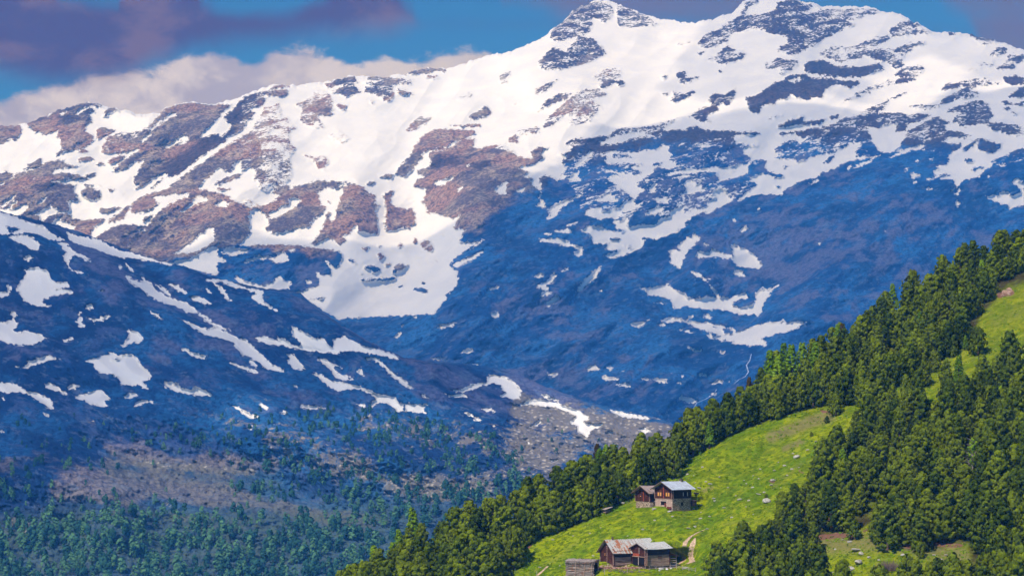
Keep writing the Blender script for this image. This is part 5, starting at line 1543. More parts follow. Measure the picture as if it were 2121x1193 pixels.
def upper_hut():
    D = float(depth_C(1393, 1056)) - 1.0
    t = thing('mountain_hut', 'log hut with metal roof and ochre windows standing on a high stone and plaster base', 'hut', at_px(1393, 1056, D), PHI)
    W, L, zs, ze, zr = 7.2, 7.4, 3.25, 6.4, 8.2
    # stone base: plastered gable end, rubble side
    MB().box(0.02, L, 0, W, -2.6, zs - .1).obj('stone_base', M_STONE, t)
    pl = MB()
    for (y0, y1, z0, z1) in ((-.05, 2.6, -2.6, zs - .05), (3.4, 4.9, 2.45, zs - .05), (4.9, 7.22, -2.6, zs - .05), (2.6, 4.9, -2.6, -.1), (2.6, 3.4, 2.45, zs - .05), (3.4, 4.9, -2.6, 1.35)):
        pl.box(-.07, .0, y0, y1, z0, z1)
    pl.obj('plaster_wall', M_PLASTER, t)
    MB().box(-.035, .04, 2.6, 3.4, -.1, 1.95).obj('door', M_DOOR, t)
    MB().box(-.02, .03, 2.6, 4.9, 1.35, 2.45).obj('barn_opening', M_HOLE, t)
    MB().box(-.12, .0, 2.5, 5.0, 2.45, 2.62).obj('lintel', M_PALEWOOD, t)
    # log storey
    place(log_wall('s', L, zs, ze), 0, 0, 0).obj('side_wall', M_BLACK, t)  # eave shade is put into the dark log colour
    place(log_wall('s', L, zs, ze), 0, 0, W).obj('side_wall', M_BLACK, t)
    g = place(log_wall('g', W, zs, ze), math.pi / 2, 0, 0); g2 = place(gable_logs(W, ze, zr - .15), math.pi / 2, 0, 0); g.add(g2.v, g2.f); g.obj('gable_wall', M_DARK, t)
    g = place(log_wall('g', W, zs, ze), math.pi / 2, L, 0); g2 = place(gable_logs(W, ze, zr - .15), math.pi / 2, L, 0); g.add(g2.v, g2.f); g.obj('gable_wall', M_DARK, t)
    e = MB()
    for yy in (0, W):
        for i in range(12):
            z = zs + .135 + i * .27
            e.tube([(-.34 - rl.uniform(0, .12), yy, z), (-.26, yy, z)], [.12, .12], 7)
            e.tube([(0.0, yy + (-.40 if yy == 0 else .36), z), (0.0, yy + (-.28 if yy == 0 else .28), z)], [.11, .11], 7)
    e.obj('log_ends', M_ENDS, t)
    MB().box(-.12, L + .05, -.12, .0, zs - .12, zs + .06).obj('sill_beam', M_PALE, t)
    MB().box(-.20, .0, -.1, W + .1, zs - .14, zs + .05).obj('sill_beam', M_PALE, t)
    for yc in (1.85, 5.3):
        w = MB().box(-.19, -.12, yc - .80, yc + .80, 3.95, 5.15).obj('window', M_BOARD, t)
        for s in (-1, 1):
            MB().box(-.235, -.19, yc + s * .46 - .30, yc + s * .46 + .30, 4.02, 5.02).obj('shutter', M_ORANGE, w)
        MB().box(-.21, -.19, yc - .14, yc + .14, 4.05, 5.0).obj('pane', M_HOLE, w)
    MB().box(-.24, -.15, 3.45, 3.68, zs + .1, 6.6).obj('post', M_REDBOARD, t)
    w = MB().box(4.4, 5.8, -.18, -.12, 4.05, 5.15).obj('window', M_HOLE, t)
    for xc in (4.25, 5.95): MB().box(xc - .16, xc + .16, -.22, -.18, 4.0, 5.1).obj('shutter', M_PALEWOOD, w)
    w = MB().box(3.5, 4.2, -.03, .0, 1.2, 2.2).obj('window', M_HOLE, t)
    MB().box(3.4, 4.3, -.10, .0, 1.08, 1.2).obj('sill', M_PALEWOOD, w)
    ro = roof(L, W, ze, zr, 1.0, 1.25, .10, M_ROOFMETAL, t, .03, 8, 9)
    c = MB().box(6.7, 7.4, W / 2 - .45, W / 2 + .45, zr - .9, zr + .55); c.obj('chimney', M_DRYSTONE, t)
    MB().box(6.58, 7.52, W / 2 - .57, W / 2 + .57, zr + .55, zr + .68).obj('chimney_cap', M_BOARD, t)
    # things about the hut
    def near(x, y, dz=0): return Vector(t.matrix_basis @ Vector((x, y, dz)))
    t.matrix_basis  # location and turn are set above
    mw = Matrix.Translation(t.location) @ Matrix.Rotation(PHI, 4, 'Z')
    b = thing('bench', 'dark red wooden bench against the plaster wall of the upper hut', 'bench', mw @ Vector((-.6, 1.1, -.15)), PHI)
    MB().box(-.25, .25, -.9, .9, .55, .63).obj('seat', M_DOOR, b)
    for yy in (-.75, .75): MB().box(-.2, .2, yy - .05, yy + .05, -.6, .55).obj('leg', M_DOOR, b)
    MB().box(.22, .28, -.9, .9, .63, 1.15).obj('backrest', M_DOOR, b)
    s = thing('wood_pile', 'dark stacked firewood at the right end of the upper stone hut', 'wood pile', mw @ Vector((L + .9, -.2, 1.0)), PHI)
    m = MB()
    for i in range(6):
        for j in range(5): m.tube([(-.4 + rl.uniform(-.05, .05), -.9 + i * .34, .15 + j * .3), (.5 + rl.uniform(-.1, .1), -.9 + i * .34, .15 + j * .3)], [.15, .14], 6)
    m.obj('logs', M_BLACK, s)
    MB().prism([(-1.1, 1.5), (1.3, 1.75), (1.3, 1.83), (-1.1, 1.58)], 'x', -.6, .7).obj('cover', M_BOARD, s)
    # stone heap with a pale slab by the plaster corner
    return t, mw, D
HUT_U, MW_U, D_U = upper_hut()

def small_hut():
    D = float(depth_C(1338, 1053))
    t = thing('mountain_hut', 'small log hut with grey-brown shingle roof left of the ochre-window hut', 'hut', at_px(1347, 1052, D), PHI)
    W, L, zs, ze, zr = 6.2, 7.2, 1.9, 4.75, 6.5
    MB().box(0, L, 0, W, -2.8, zs - .08).obj('stone_base', M_STONE, t)
    for y in (0, W): place(log_wall('s', L, zs, ze), 0, 0, y).obj('side_wall', M_BLACK, t)  # side logs carry the eave shade in their colour
    for x in (0, L):
        g = place(log_wall('g', W, zs, ze), math.pi / 2, x, 0); g2 = place(gable_logs(W, ze, zr - .15), math.pi / 2, x, 0); g.add(g2.v, g2.f); g.obj('gable_wall', M_DARK, t)
    e = MB()
    for yy in (0, W):
        for i in range(10):
            z = zs + .14 + i * .28; e.tube([(-.36 - rl.uniform(0, .1), yy, z), (-.27, yy, z)], [.12, .12], 7)
    e.obj('log_ends', M_ENDS, t)
    MB().box(-.22, -.14, 2.7, 2.9, zs, 4.9).obj('post', M_REDBOARD, t)
    w = MB().box(-.2, -.13, 3.7, 4.3, 3.2, 3.8).obj('window', M_HOLE, t)
    MB().box(-.24, -.2, 3.8, 4.1, 3.3, 3.6).obj('pane', M_ORANGE, w)
    roof(L, W, ze, zr, .8, 1.3, .14, M_SHINGLE, t, .12, 8)
    # gallery linking to the big hut
    g = MB().box(1.2, 4.2, -1.0, -.16, zs + .1, zs + .25)
    for x in (1.3, 2.7, 4.1): g.box(x - .06, x + .06, -.98, -.86, zs - 2.5, zs + 1.1)
    g.box(1.2, 4.2, -.98, -.9, zs + .95, zs + 1.08); g.obj('gallery', M_PALEWOOD, t)
    m = MB(); m.box(-.1, 3.6, -1.35, -.2, -2.8, zs - .2); m.obj('stone_stair', M_DRYSTONE, t)
    return t
small_hut()

def lower_barn():
    D = float(depth_C(1272, 1172)) - .5
    t = thing('hay_barn', 'long log barn with a rust-streaked sheet roof and a cross wing', 'barn', at_px(1272, 1171, D), PHI_B)
    W, L, ze, zr = 6.2, 14.4, 4.1, 7.1
    MB().box(.1, L - .1, .1, W - .1, -2.5, .0).obj('stone_base', M_DRYSTONE, t)
    def wall(L_, ang, x, y, z0, z1, nm, mat, d=.3):
        return place(log_wall('w', L_, z0, z1, d), ang, x, y).obj(nm, mat, t)
    for y in (0, W):
        wall(L, 0, 0, y, 0, 2.3, 'side_wall', M_PALE); wall(L, 0, 0, y, 2.3, ze, 'side_wall', M_BLACK)  # sunlit foot and eave shadow painted as pale and dark logs
    for x in (0, L):
        g = place(log_wall('g', W, 0, ze, .3), math.pi / 2, x, 0); g2 = place(gable_logs(W, ze, zr - .2, .3), math.pi / 2, x, 0); g.add(g2.v, g2.f); g.obj('gable_wall', M_DARK, t)
    e = MB()
    for i in range(22):
        z = .15 + i * .3
        if z < ze: e.tube([(-.38 - rl.uniform(0, .12), 0, z), (-.27, 0, z)], [.14, .13], 7)
        if z < zr - 1.6: e.tube([(-.30 - rl.uniform(0, .12), W * .47, z), (-.12, W * .47, z)], [.13, .12], 7)
    e.obj('log_ends', M_ENDS, t)
    w = MB().box(-.2, -.15, 3.8, 4.3, 2.5, 3.5).obj('window', M_HOLE, t); MB().box(-.24, -.2, 3.85, 4.05, 2.6, 3.4).obj('frame', M_ORANGE, w)
    roof(L, W, ze, zr, .75, 1.0, .09, M_RUST, t, .16, 14, 26)
    MB().box(1.6, 2.0, W / 2 - .2, W / 2 + .2, zr - .4, zr + .75).obj('flue', M_BOARD, t)
    MB().add([(12.2, 1.2, 5.5), (13.4, 1.2, 5.5), (13.4, .4, 4.9), (12.2, .4, 4.9), (12.2, 1.2, 5.75), (13.4, 1.2, 5.75)], [(0, 1, 2, 3), (3, 2, 5, 4), (0, 3, 4), (1, 5, 2), (0, 4, 5, 1)]).obj('hatch', M_HOLE, t)
    # cross wing
    mw = Matrix.Translation(t.location) @ Matrix.Rotation(PHI_B, 4, 'Z')
    c, s = math.cos(-PHI_B), math.sin(-PHI_B); dX, dY = 8.9, -1.9
    ox, oy = dX * c - dY * s, dX * s + dY * c
    W2, L2, e2, r2 = 6.6, 8.3, 5.0, 6.35
    an = MB().box(ox + .1, ox + L2 - .1, oy + .1, oy + W2 - .1, -2.5, 0)
    an.obj('stone_base', M_DRYSTONE, t)
    place(log_wall('w', L2, 0, 3.0, .33), 0, ox, oy).obj('side_wall', M_PALE, t); place(log_wall('w', L2, 3.0, e2, .3), 0, ox, oy).obj('side_wall', M_BLACK, t)  # same painted sunlight below and eave shadow above on the wing
    g = place(log_wall('g', W2, 0, e2, .3), math.pi / 2, ox, oy); g2 = place(gable_logs(W2, e2, r2 - .1, .3), math.pi / 2, ox, oy); g.add(g2.v, g2.f); g.obj('gable_wall', M_DARK, t)
    g = place(log_wall('g', W2, 0, e2, .3), math.pi / 2, ox + L2, oy); g2 = place(gable_logs(W2, e2, r2 - .1, .3), math.pi / 2, ox + L2, oy); g.add(g2.v, g2.f); g.obj('gable_wall', M_DARK, t)
    e = MB()
    for i in range(17):
        z = .15 + i * .3
        for yy in (0, W2): e.tube([(ox - .42 - rl.uniform(0, .16), oy + yy, z), (ox - .27, oy + yy, z)], [.15, .14], 7)
        e.tube([(ox, oy - .42 - rl.uniform(0, .2), z), (ox, oy - .27, z)], [.14, .13], 7)
    e.obj('log_ends', M_ENDS, t)
    d = MB().box(ox - .24, ox - .15, oy + .7, oy + 5.8, .1, 2.35).obj('door', M_HOLE, t)
    MB().box(ox - .30, ox - .24, oy + 3.05, oy + 3.3, .1, 2.35).obj('door_post', M_PALEWOOD, d)
    MB().box(ox - .34, ox - .2, oy + .4, oy + 6.0, 2.4, 2.6).obj('lintel', M_PALE, t)
    MB().box(ox - .30, ox - .2, oy + 2.8, oy + 5.6, 2.65, 3.35).obj('hatch_board', M_REDBOARD, t)
    MB().box(ox - .28, ox - .2, oy + 2.8, oy + 3.0, 3.35, 5.0).obj('post', M_PALEWOOD, t)
    rt = bpy.data.objects.new('cross_roof', None)
    sub = MB(); 
    # roof of the wing
    k = (r2 - e2) / (W2 / 2); ov = .75; ovg = .8; zee = e2 - ov * k; n = 8
    m = MB()
    for ye, in ((-ov,), (W2 + ov,)):
        v = []; f = []
        for i in range(n + 1):
            x = -ovg + (L2 + 2 * ovg) * i / n; sg = -.12 * math.sin(math.pi * i / n) + rl.uniform(-.02, .02)
            for (yy, zz) in ((ye, zee + sg), (W2 / 2, r2 + sg)):
                v.append((x + ox, yy + oy, zz))
            for (yy, zz) in ((ye, zee + sg), (W2 / 2, r2 + sg)):
                v.append((x + ox, yy + oy, zz + .1))
        for i in range(n):
            a = i * 4; b = a + 4
            f += [(a + 2, a + 3, b + 3, b + 2), (a, b, b + 1, a + 1), (a, a + 2, b + 2, b), (a + 1, b + 1, b + 3, a + 3)]
        f += [(0, 1, 3, 2), (4 * n, 4 * n + 2, 4 * n + 3, 4 * n + 1)]
        m.add(v, f)
    m.obj('roof', M_PALESHEET, t)
    bpy.data.objects.remove(rt)
    b = MB(); b.prism([(oy - ov, zee - .15), (oy + W2 / 2, r2 - .15), (oy + W2 / 2, r2 + .1), (oy - ov, zee + .1)], 'x', ox - ovg - .07, ox - ovg)
    b.prism([(oy + W2 + ov, zee - .15), (oy + W2 / 2, r2 - .15), (oy + W2 / 2, r2 + .1), (oy + W2 + ov, zee + .1)], 'x', ox - ovg - .07, ox - ovg)
    b.obj('barge_boards', M_PALEWOOD, t)
    MB().box(ox + 4.0, ox + 5.4, oy - .26, oy - .17, 2.0, 2.8).obj('hay_door', M_BOARD, t)
    # lean-to at the far end
    lt = MB()
    for (x, y) in ((L2 + .2, .1), (L2 + 2.6, .1), (L2 + 2.6, 3.0)): lt.tube([(ox + x, oy + y, -2), (ox + x, oy + y, 2.5)], [.14, .12], 6)
    for z in (.6, 1.2, 1.8): lt.tube([(ox + L2 + .2, oy + .1, z), (ox + L2 + 2.6, oy + .1, z)], [.13, .13], 6)
    lt.obj('lean_to_posts', M_PALEWOOD, t)
    MB().prism([(ox + L2, 3.5), (ox + L2 + 3.2, 2.3), (ox + L2 + 3.2, 2.42), (ox + L2, 3.62)], 'y', oy - .4, oy + 3.4).obj('lean_to_roof', M_BOARD, t)
    return t, mw, D, ox, oy
BARN, MW_B, D_B, OX, OY = lower_barn()

def log_shed():
    D = D_B - 6.0; ph = R(-30)
    t = thing('log_shed', 'low tumbledown shed of silvery logs with a dark open end', 'shed', at_px(1226, 1192, D), ph)
    L, W, H = 7.6, 3.6, 4.2
    m = log_wall('w', L, -1.5, H - .5, .36, .75); m.v = [(x, y + .10 * math.sin(z * 9), z + .03 * x * math.sin(z * 3)) for x, y, z in m.v]; m.v = [(x - L, y, z) for x, y, z in m.v]; m.obj('side_wall', M_GREYLOG, t)
    m = log_wall('w', L, -1.5, H, .36); m.v = [(x - L, y + W, z) for x, y, z in m.v]; m.obj('side_wall', M_GREYLOG, t)
    m = place(log_wall('w', W, -1.5, H - .4, .36), math.pi / 2, -L, 0); m.obj('end_wall', M_GREYLOG, t)
    m = MB(); m.box(-.3, -.1, .1, W - .1, -1.5, H - .7); m.obj('opening', M_HOLE, t)
    m = MB()
    for i in range(26):
        x = -L - .4 + (L + .9) * i / 25
        m.tube([(x + rl.uniform(-.1, .1), -.45 + rl.uniform(-.4, .3), H - .75 + rl.uniform(-.22, .16)), (x + rl.uniform(-.15, .15), W * .5, H + .05 + rl.uniform(-.16, .12)), (x + rl.uniform(-.2, .2), W + .5, H + rl.uniform(-.2, .2))], [.17, .14, .13], 6)
    ro = m.obj('log_roof', M_GREYLOG, t)
    m = MB()
    for yy in (-.4, .4, 1.2): m.tube([(-L - .7, yy, H - .15 + yy * .22), (.6, yy + rl.uniform(-.1, .1), H - .1 + yy * .22)], [.12, .1], 6)
    m.obj('roof_poles', M_PALEWOOD, ro)
    m = MB()
    for x in (-.1, -2.4, -5.2): m.tube([(x, -.35, -1.5), (x + .3, -.32, H - .6)], [.13, .11], 6)
    m.obj('props', M_PALE, t)
log_shed()

def shelter():
    D = float(depth_C(1257, 1062)); t = thing('hay_shelter', 'tiny open shelter with a pale slanting roof at the wood edge above the meadow', 'shelter', at_px(1257, 1063, D), R(35))
    m = MB()
    for x, y in ((-1, -.8), (1, -.8), (-1, .8), (1, .8)): m.tube([(x, y, -.6), (x, y, 1.5 + .25 * x)], [.08, .08], 5)
    m.obj('posts', M_BOARD, t)
    MB().prism([(-1.4, 1.15), (1.4, 1.9), (1.4, 2.0), (-1.4, 1.25)], 'y', -1.2, 1.2).obj('roof', M_PALEWOOD, t)
    m = MB()
    for i in range(10): m.tube([(-.9 + i * .19, -.7, .3 + (i % 3) * .3), (-.9 + i * .19, .7, .3 + (i % 3) * .3)], [.12, .12], 5)
    m.obj('logs', M_PALE, t)
shelter()

# trough logs right of the upper hut
m = MB(); 
for i in range(3): m.tube([(-1.3, .2 * i, .12 + .05 * i), (1.3, .2 * i + .1, .14 + .05 * i)], [.17, .15], 6)
o = m.obj('log_stack', M_BLACK, None, loc=pt_C(1446, 1022)); o['label'] = 'dark logs lying in the grass right of the upper hut'; o['category'] = 'log stack'

# ---------------------------------------------------------------- boulders
def boulder_mesh(seed):
    rs = np.random.RandomState(seed)
    import bmesh
    bm = bmesh.new(); bmesh.ops.create_icosphere(bm, subdivisions=3, radius=1.0)
    ax = rs.normal(0, 1, (14, 3)); ax /= np.linalg.norm(ax, axis=1)[:, None]; cut = rs.uniform(.55, .95, 14)
    for v in bm.verts:
        p = np.array(v.co)
        for a, c in zip(ax, cut):
            k = p.dot(a)
            if k > c: p = p - a * (k - c) * .9
        p = p * (1 + .05 * math.sin(7 * p[0] + seed) * math.cos(6 * p[1]))
        v.co = p
    me = bpy.data.meshes.new('boulder'); bm.to_mesh(me); bm.free(); me.materials.append(M_ROCK); return me
M_ROCK = flat_mat('pale_gneiss', (0.46, 0.43, 0.36), .38, 2.2, bump=.2)
BO = [boulder_mesh(i) for i in range(5)]
def boulder(x, y, w, label, group=None, flat=.45, k=0):
    p = pt_C(x, y); r = w / 2 / F * p.y
    o = bpy.data.objects.new('boulder', BO[k % 5]); o.location = (p.x, p.y, p.z + r * flat * .45); o.scale = (r, r * .8, r * flat); o.rotation_euler = (.1, -.2, k * 1.3)
    o['label'] = label; o['category'] = 'boulder'
    if group: o['group'] = group
    COL.objects.link(o)
SPEC = [(1532, 1035, 14, 'pale rounded boulder lying in the open middle of the meadow'), (1588, 1040, 22, 'widest grey boulder on the meadow, under the little bush'), (1571, 1024, 12, 'pale boulder left above the little bush on the meadow'),
        (1601, 996, 15, 'brownish block in the upper right of the meadow'), (1650, 948, 17, 'long flat slab on the upper right of the meadow near the wood'), (1673, 932, 10, 'pale stone below the dry grass fold at the meadow top'),
        (1625, 965, 10, 'pale stone halfway down the upper meadow'), (1471, 1003, 9, 'pale stone right above the upper hut'), (1481, 1038, 10, 'pale stone right of the upper hut'), (1387, 1060, 12, 'white flat stone just below the plaster wall of the upper hut'),
        (1355, 1055, 12, 'pale slab heap at the foot of the stair of the upper hut'), (1229, 1151, 8, 'round pale stone above the tumbledown log shed'), (1426, 1094, 9, 'left one of two pale stones above the double track'),
        (1440, 1092, 10, 'right one of two pale stones above the double track'), (1451, 1074, 10, 'pale stone above the pair of stones over the track'), (1419, 1177, 16, 'low pale stone at the foot of the double track'),
        (1784, 1148, 15, 'sharp pale rock in the left of the lower clearing'), (1775, 1140, 24, 'flat slab upslope in the lower clearing'), (1778, 1166, 26, 'large flat slab in the lower clearing'), (1762, 1180, 20, 'broken slab low in the left of the lower clearing'),
        (1760, 1122, 14, 'small rock below the young pine of the lower clearing'), (1862, 890, 10, 'pale stone half hidden in the wood gap'), (2030, 838, 9, 'pale rock in the small gap of the right wood'), (1290, 1043, 14, 'pale stony spot left of the small shingled hut')]
for i, (x, y, w, lab) in enumerate(SPEC): boulder(x, y, w, lab, None, (.4, .55, .35)[i % 3], i)
SM = [(1437, 985), (1462, 998), (1448, 1011), (1508, 1010), (1424, 983), (1440, 1000), (1417, 1020), (1412, 1034), (1453, 1046), (1436, 1055), (1452, 1061), (1393, 1070), (1479, 1033), (1546, 1002), (1559, 1010), (1541, 995), (1572, 992), (1598, 1005), (1524, 1027), (1551, 1037),
      (1560, 985), (1575, 972), (1605, 975), (1612, 958), (1640, 972), (1655, 968), (1631, 985), (1500, 1052), (1509, 1078), (1516, 1072), (1560, 1065), (1470, 1070), (1465, 1096), (1545, 1050), (1583, 1020), (1617, 1010), (1643, 940), (1690, 915), (1490, 988), (1455, 968)]
for i, (x, y) in enumerate(SM): boulder(x, y, 5 + (i * 7 % 5), 'small pale stone strewn on the grass right of and above the upper hut', 'small stones strewn right of the upper hut', .5, i)
SM2 = [(1244, 1093), (1160, 1172), (1118, 1175), (1332, 1097), (1300, 1110), (1187, 1110), (1356, 1078), (1145, 1118), (1377, 1098), (1222, 1105)]
for i, (x, y) in enumerate(SM2): boulder(x, y, 5 + i % 4, 'small pale stone strewn on the grass between the two groups of huts', 'small stones between the hut groups', .5, i)
for i, (x, y) in enumerate([(1712, 1150), (1730, 1138), (1745, 1165), (1800, 1155), (1812, 1180), (1745, 1118), (1820, 1160), (1935, 1150), (1950, 1160), (1870, 1150), (1725, 1185), (1890, 1175), (1960, 1150)]):
    boulder(x, y, 6 + i % 5 * 1.4, 'small rock on the stony turf of the lower clearing', 'small rocks of the lower clearing', .5, i)

# ---------------------------------------------------------------- tracks, paths, walls and fences on the near slope
def ribbon(name, pts, mat, lift, surf, kind='structure', sub=8, label=None):
    """pts: (x, y, half width in metres) along the ground"""
    P = []; 
    for (x0, y0, w0), (x1, y1, w1) in zip(pts[:-1], pts[1:]):
        for i in range(sub): t = i / sub; P.append((x0 + (x1 - x0) * t, y0 + (y1 - y0) * t, w0 + (w1 - w0) * t))
    P.append(pts[-1]); V = []; Q = []
    for i, (x, y, w) in enumerate(P):
        c = np.array(surf(x, y)); k = F / c[1]
        w *= 1 + .25 * math.sin(i * 1.7) * .6
        xa, xb = x - w * k, x + w * k
        if abs(P[min(i + 1, len(P) - 1)][0] - P[max(i - 1, 0)][0]) > 3 * abs(P[min(i + 1, len(P) - 1)][1] - P[max(i - 1, 0)][1]):
            a = np.array(surf(x, y - w * k * .25)); b = np.array(surf(x, y + w * k * .25))
        else:
            a = np.array(surf(xa, y)); b = np.array(surf(xb, y))
        m_ = np.array(surf(x, y))
        for q in (a, m_, b): V.append(tuple(q + np.array([0, -lift * .6, lift])))
    n = len(P)
    for i in range(n - 1):
        for j in range(2): Q.append((i * 3 + j, i * 3 + j + 1, i * 3 + 4 + j, i * 3 + 3 + j))
    me = bpy.data.meshes.new(name); me.from_pydata(V, [], Q); me.materials.append(mat)
    for p in me.polygons: p.use_smooth = True
    o = bpy.data.objects.new(name, me); COL.objects.link(o); o['kind'] = kind
    return o
M_TRACK = flat_mat('bare_track_soil', (0.54, 0.38, 0.25), .4, 1.2)
ribbon('dirt_path', [(1404, 1170, .25), (1417, 1160, .5), (1415, 1140, .75), (1420, 1122, .6), (1431, 1111, .35), (1445, 1103, .22), (1462, 1096, .12)], M_TRACK, .10, pt_C)
ribbon('dirt_path', [(1422, 1168, .3), (1434, 1163, .8), (1430, 1150, .75), (1431, 1138, .8), (1436, 1124, .7), (1440, 1114, .12)], M_TRACK, .10, pt_C)
M_TRAIL = flat_mat('worn_trail', (0.36, 0.33, 0.10), .3, 1.2)
ribbon('dirt_path', [(1135, 1172, .25), (1108, 1196, .4)], M_TRACK, .06, pt_C)
# rubble along the barn's foot
def rubble(name, pts, n, r, label, mat=M_DRYSTONE, spread=1.0, seed=1):
    rs = np.random.RandomState(seed); V = []; Q = []
    src = [BO[i] for i in range(5)]
    co = []
    for s in src:
        a = np.empty(len(s.vertices) * 3, np.float32); s.vertices.foreach_get('co', a); co.append((a.reshape(-1, 3), [tuple(p.vertices) for p in s.polygons]))
    P = np.array(pts, float)
    for i in range(n):
        t = rs.rand() * (len(P) - 1); k = min(int(t), len(P) - 2); q = P[k] + (P[k + 1] - P[k]) * (t - k)
        c = np.array(pt_C(q[0] + rs.normal(0, 1.2), q[1] + rs.normal(0, spread))); a, f = co[rs.randint(5)]
        sc = r * rs.uniform(.5, 1.3) * np.array([1, .8, .55]); o = len(V)
        V += [tuple(p) for p in a * sc + c]; Q += [tuple(z + o for z in g) for g in f]
    me = bpy.data.meshes.new(name); me.from_pydata(V, [], Q); me.materials.append(mat); o = bpy.data.objects.new(name, me); COL.objects.link(o)
    o['label'] = label; o['category'] = 'rubble'; o['kind'] = 'stuff'
rubble('rubble', [(1245, 1172), (1300, 1175), (1400, 1173)], 150, .34, 'pale rubble strip along the foot of the lower barn', M_PALE, 2.0, 2)
rubble('rubble', [(1240, 1180), (1290, 1182), (1345, 1184)], 60, .3, 'dark stones below the lower barn', M_DRYSTONE, 1.6, 3)
rubble('rubble', [(1364, 1177), (1399, 1169)], 90, .45, 'whitish stone heap at the right corner of the lower barn', flat_mat('white_rubble', (0.62, 0.60, 0.60), .2, 2), 2.2, 4)
rubble('rubble', [(1178, 1188), (1215, 1194)], 40, .4, 'fallen stones below the tumbledown shed', M_DRYSTONE, 2.5, 6)
rubble('rubble', [(2076, 608), (2094, 603)], 26, .9, 'reddish rocky outcrop at the top of the upper pasture', flat_mat('reddish_rock', (0.40, 0.26, 0.20), .4, 1), 3, 7)
def fence(pts, label, n, h=1.1):
    t = thing('wooden_fence', label, 'fence', pt_C(*pts[0])); o = t.location
    P = np.array(pts, float); prev = None
    for i in range(n):
        s = i / (n - 1) * (len(P) - 1); k = min(int(s), len(P) - 2); q = P[k] + (P[k + 1] - P[k]) * (s - k); c = pt_C(*q) - o
        MB().tube([(c.x, c.y, c.z - .3), (c.x + rl.uniform(-.08, .08), c.y, c.z + h * rl.uniform(.85, 1.2))], [.08, .07], 6).obj('post', M_PALEWOOD, t)
        if prev is not None:
            m = MB()
            for z in (.4, .85): m.tube([(prev.x, prev.y, prev.z + z), (c.x, c.y, c.z + z + rl.uniform(-.1, .1))], [.05, .05], 5)
            m.obj('rail', M_PALEWOOD, t)
        prev = c
fence([(1345, 1180), (1395, 1176), (1440, 1184)], 'weathered rail fence right below the lower barn running to the wood', 8)
for i, (x, y, h) in enumerate(((1252, 1191, 2.0), (1299, 1186, 1.5), (1324, 1184, 1.4), (1112, 1192, 1.3))):
    MB().tube([(0, 0, -.3), (rl.uniform(-.1, .1), 0, h)], [.09, .07], 6).obj('fence_post', M_PALEWOOD, None, loc=pt_C(x, y))
    o = bpy.data.objects[-1] if False else None
posts = [o for o in COL.objects if o.name.startswith('fence_post')]
for o, lab in zip(posts, ('tallest lone post below the gap between the log shed and the barn', 'lone pale post below the barn left of the cross wing', 'lone pale post below the cross wing of the barn', 'lone post in the grass at the left meadow foot')):
    o['label'] = lab; o['category'] = 'post'

# ---------------------------------------------------------------- stream on the massif
def surf_A(x, y):
    x = np.array([float(x)]); y = np.array([float(y)])
    D = depth_A(x, y) + relief_A(x, y, snow_at('A', x, y)) - 6
    return world_pt(x, y, D)[0]
M_WATER = flat_mat('foaming_water', (0.42, 0.52, 0.72), .2, .05)
ribbon('stream', [(1556, 735, 0.78), (1553, 748, 0.96), (1546, 758, 1.32), (1550, 772, 1.32), (1543, 782, 0.90), (1530, 788, 0.72), (1520, 797, 0.60)], M_WATER, 2.0, surf_A)
ribbon('stream', [(1484, 808, 0.78), (1478, 818, 0.96), (1462, 828, 0.84), (1443, 836, 0.90), (1437, 846, 1.20), (1425, 856, 1.08), (1414, 868, 1.20), (1409, 880, 1.08), (1404, 892, 0.84)], M_WATER, 2.0, surf_A)
# ---------------------------------------------------------------- clouds overhead that shade parts of the valley
def cloud_mat(name, through):
    m = bpy.data.materials.new(name); m.use_nodes = True
    N = NT(m.node_tree); out = N.n('ShaderNodeOutputMaterial')
    df = N.n('ShaderNodeBsdfDiffuse'); df.inputs[0].default_value = (0.85, 0.85, 0.88, 1)
    tr = N.n('ShaderNodeBsdfTransparent')
    tc = N.n('ShaderNodeTexCoord')
    edge = N.attr('edge')
    n = N.noise(tc.outputs['Object'], 0.004, 5, 0.6)
    dens = N.step(N.m('ADD', edge, N.m('MULTIPLY', N.m('SUBTRACT', n, 0.5), 0.9)), 0.1, 0.75, 0.0, 1.0 - through)
    mx = N.n('ShaderNodeMixShader'); N.set(mx.inputs[0], dens)
    N.t.links.new(tr.outputs[0], mx.inputs[1]); N.t.links.new(df.outputs[0], mx.inputs[2])
    N.t.links.new(mx.outputs[0], out.inputs[0])
    return m
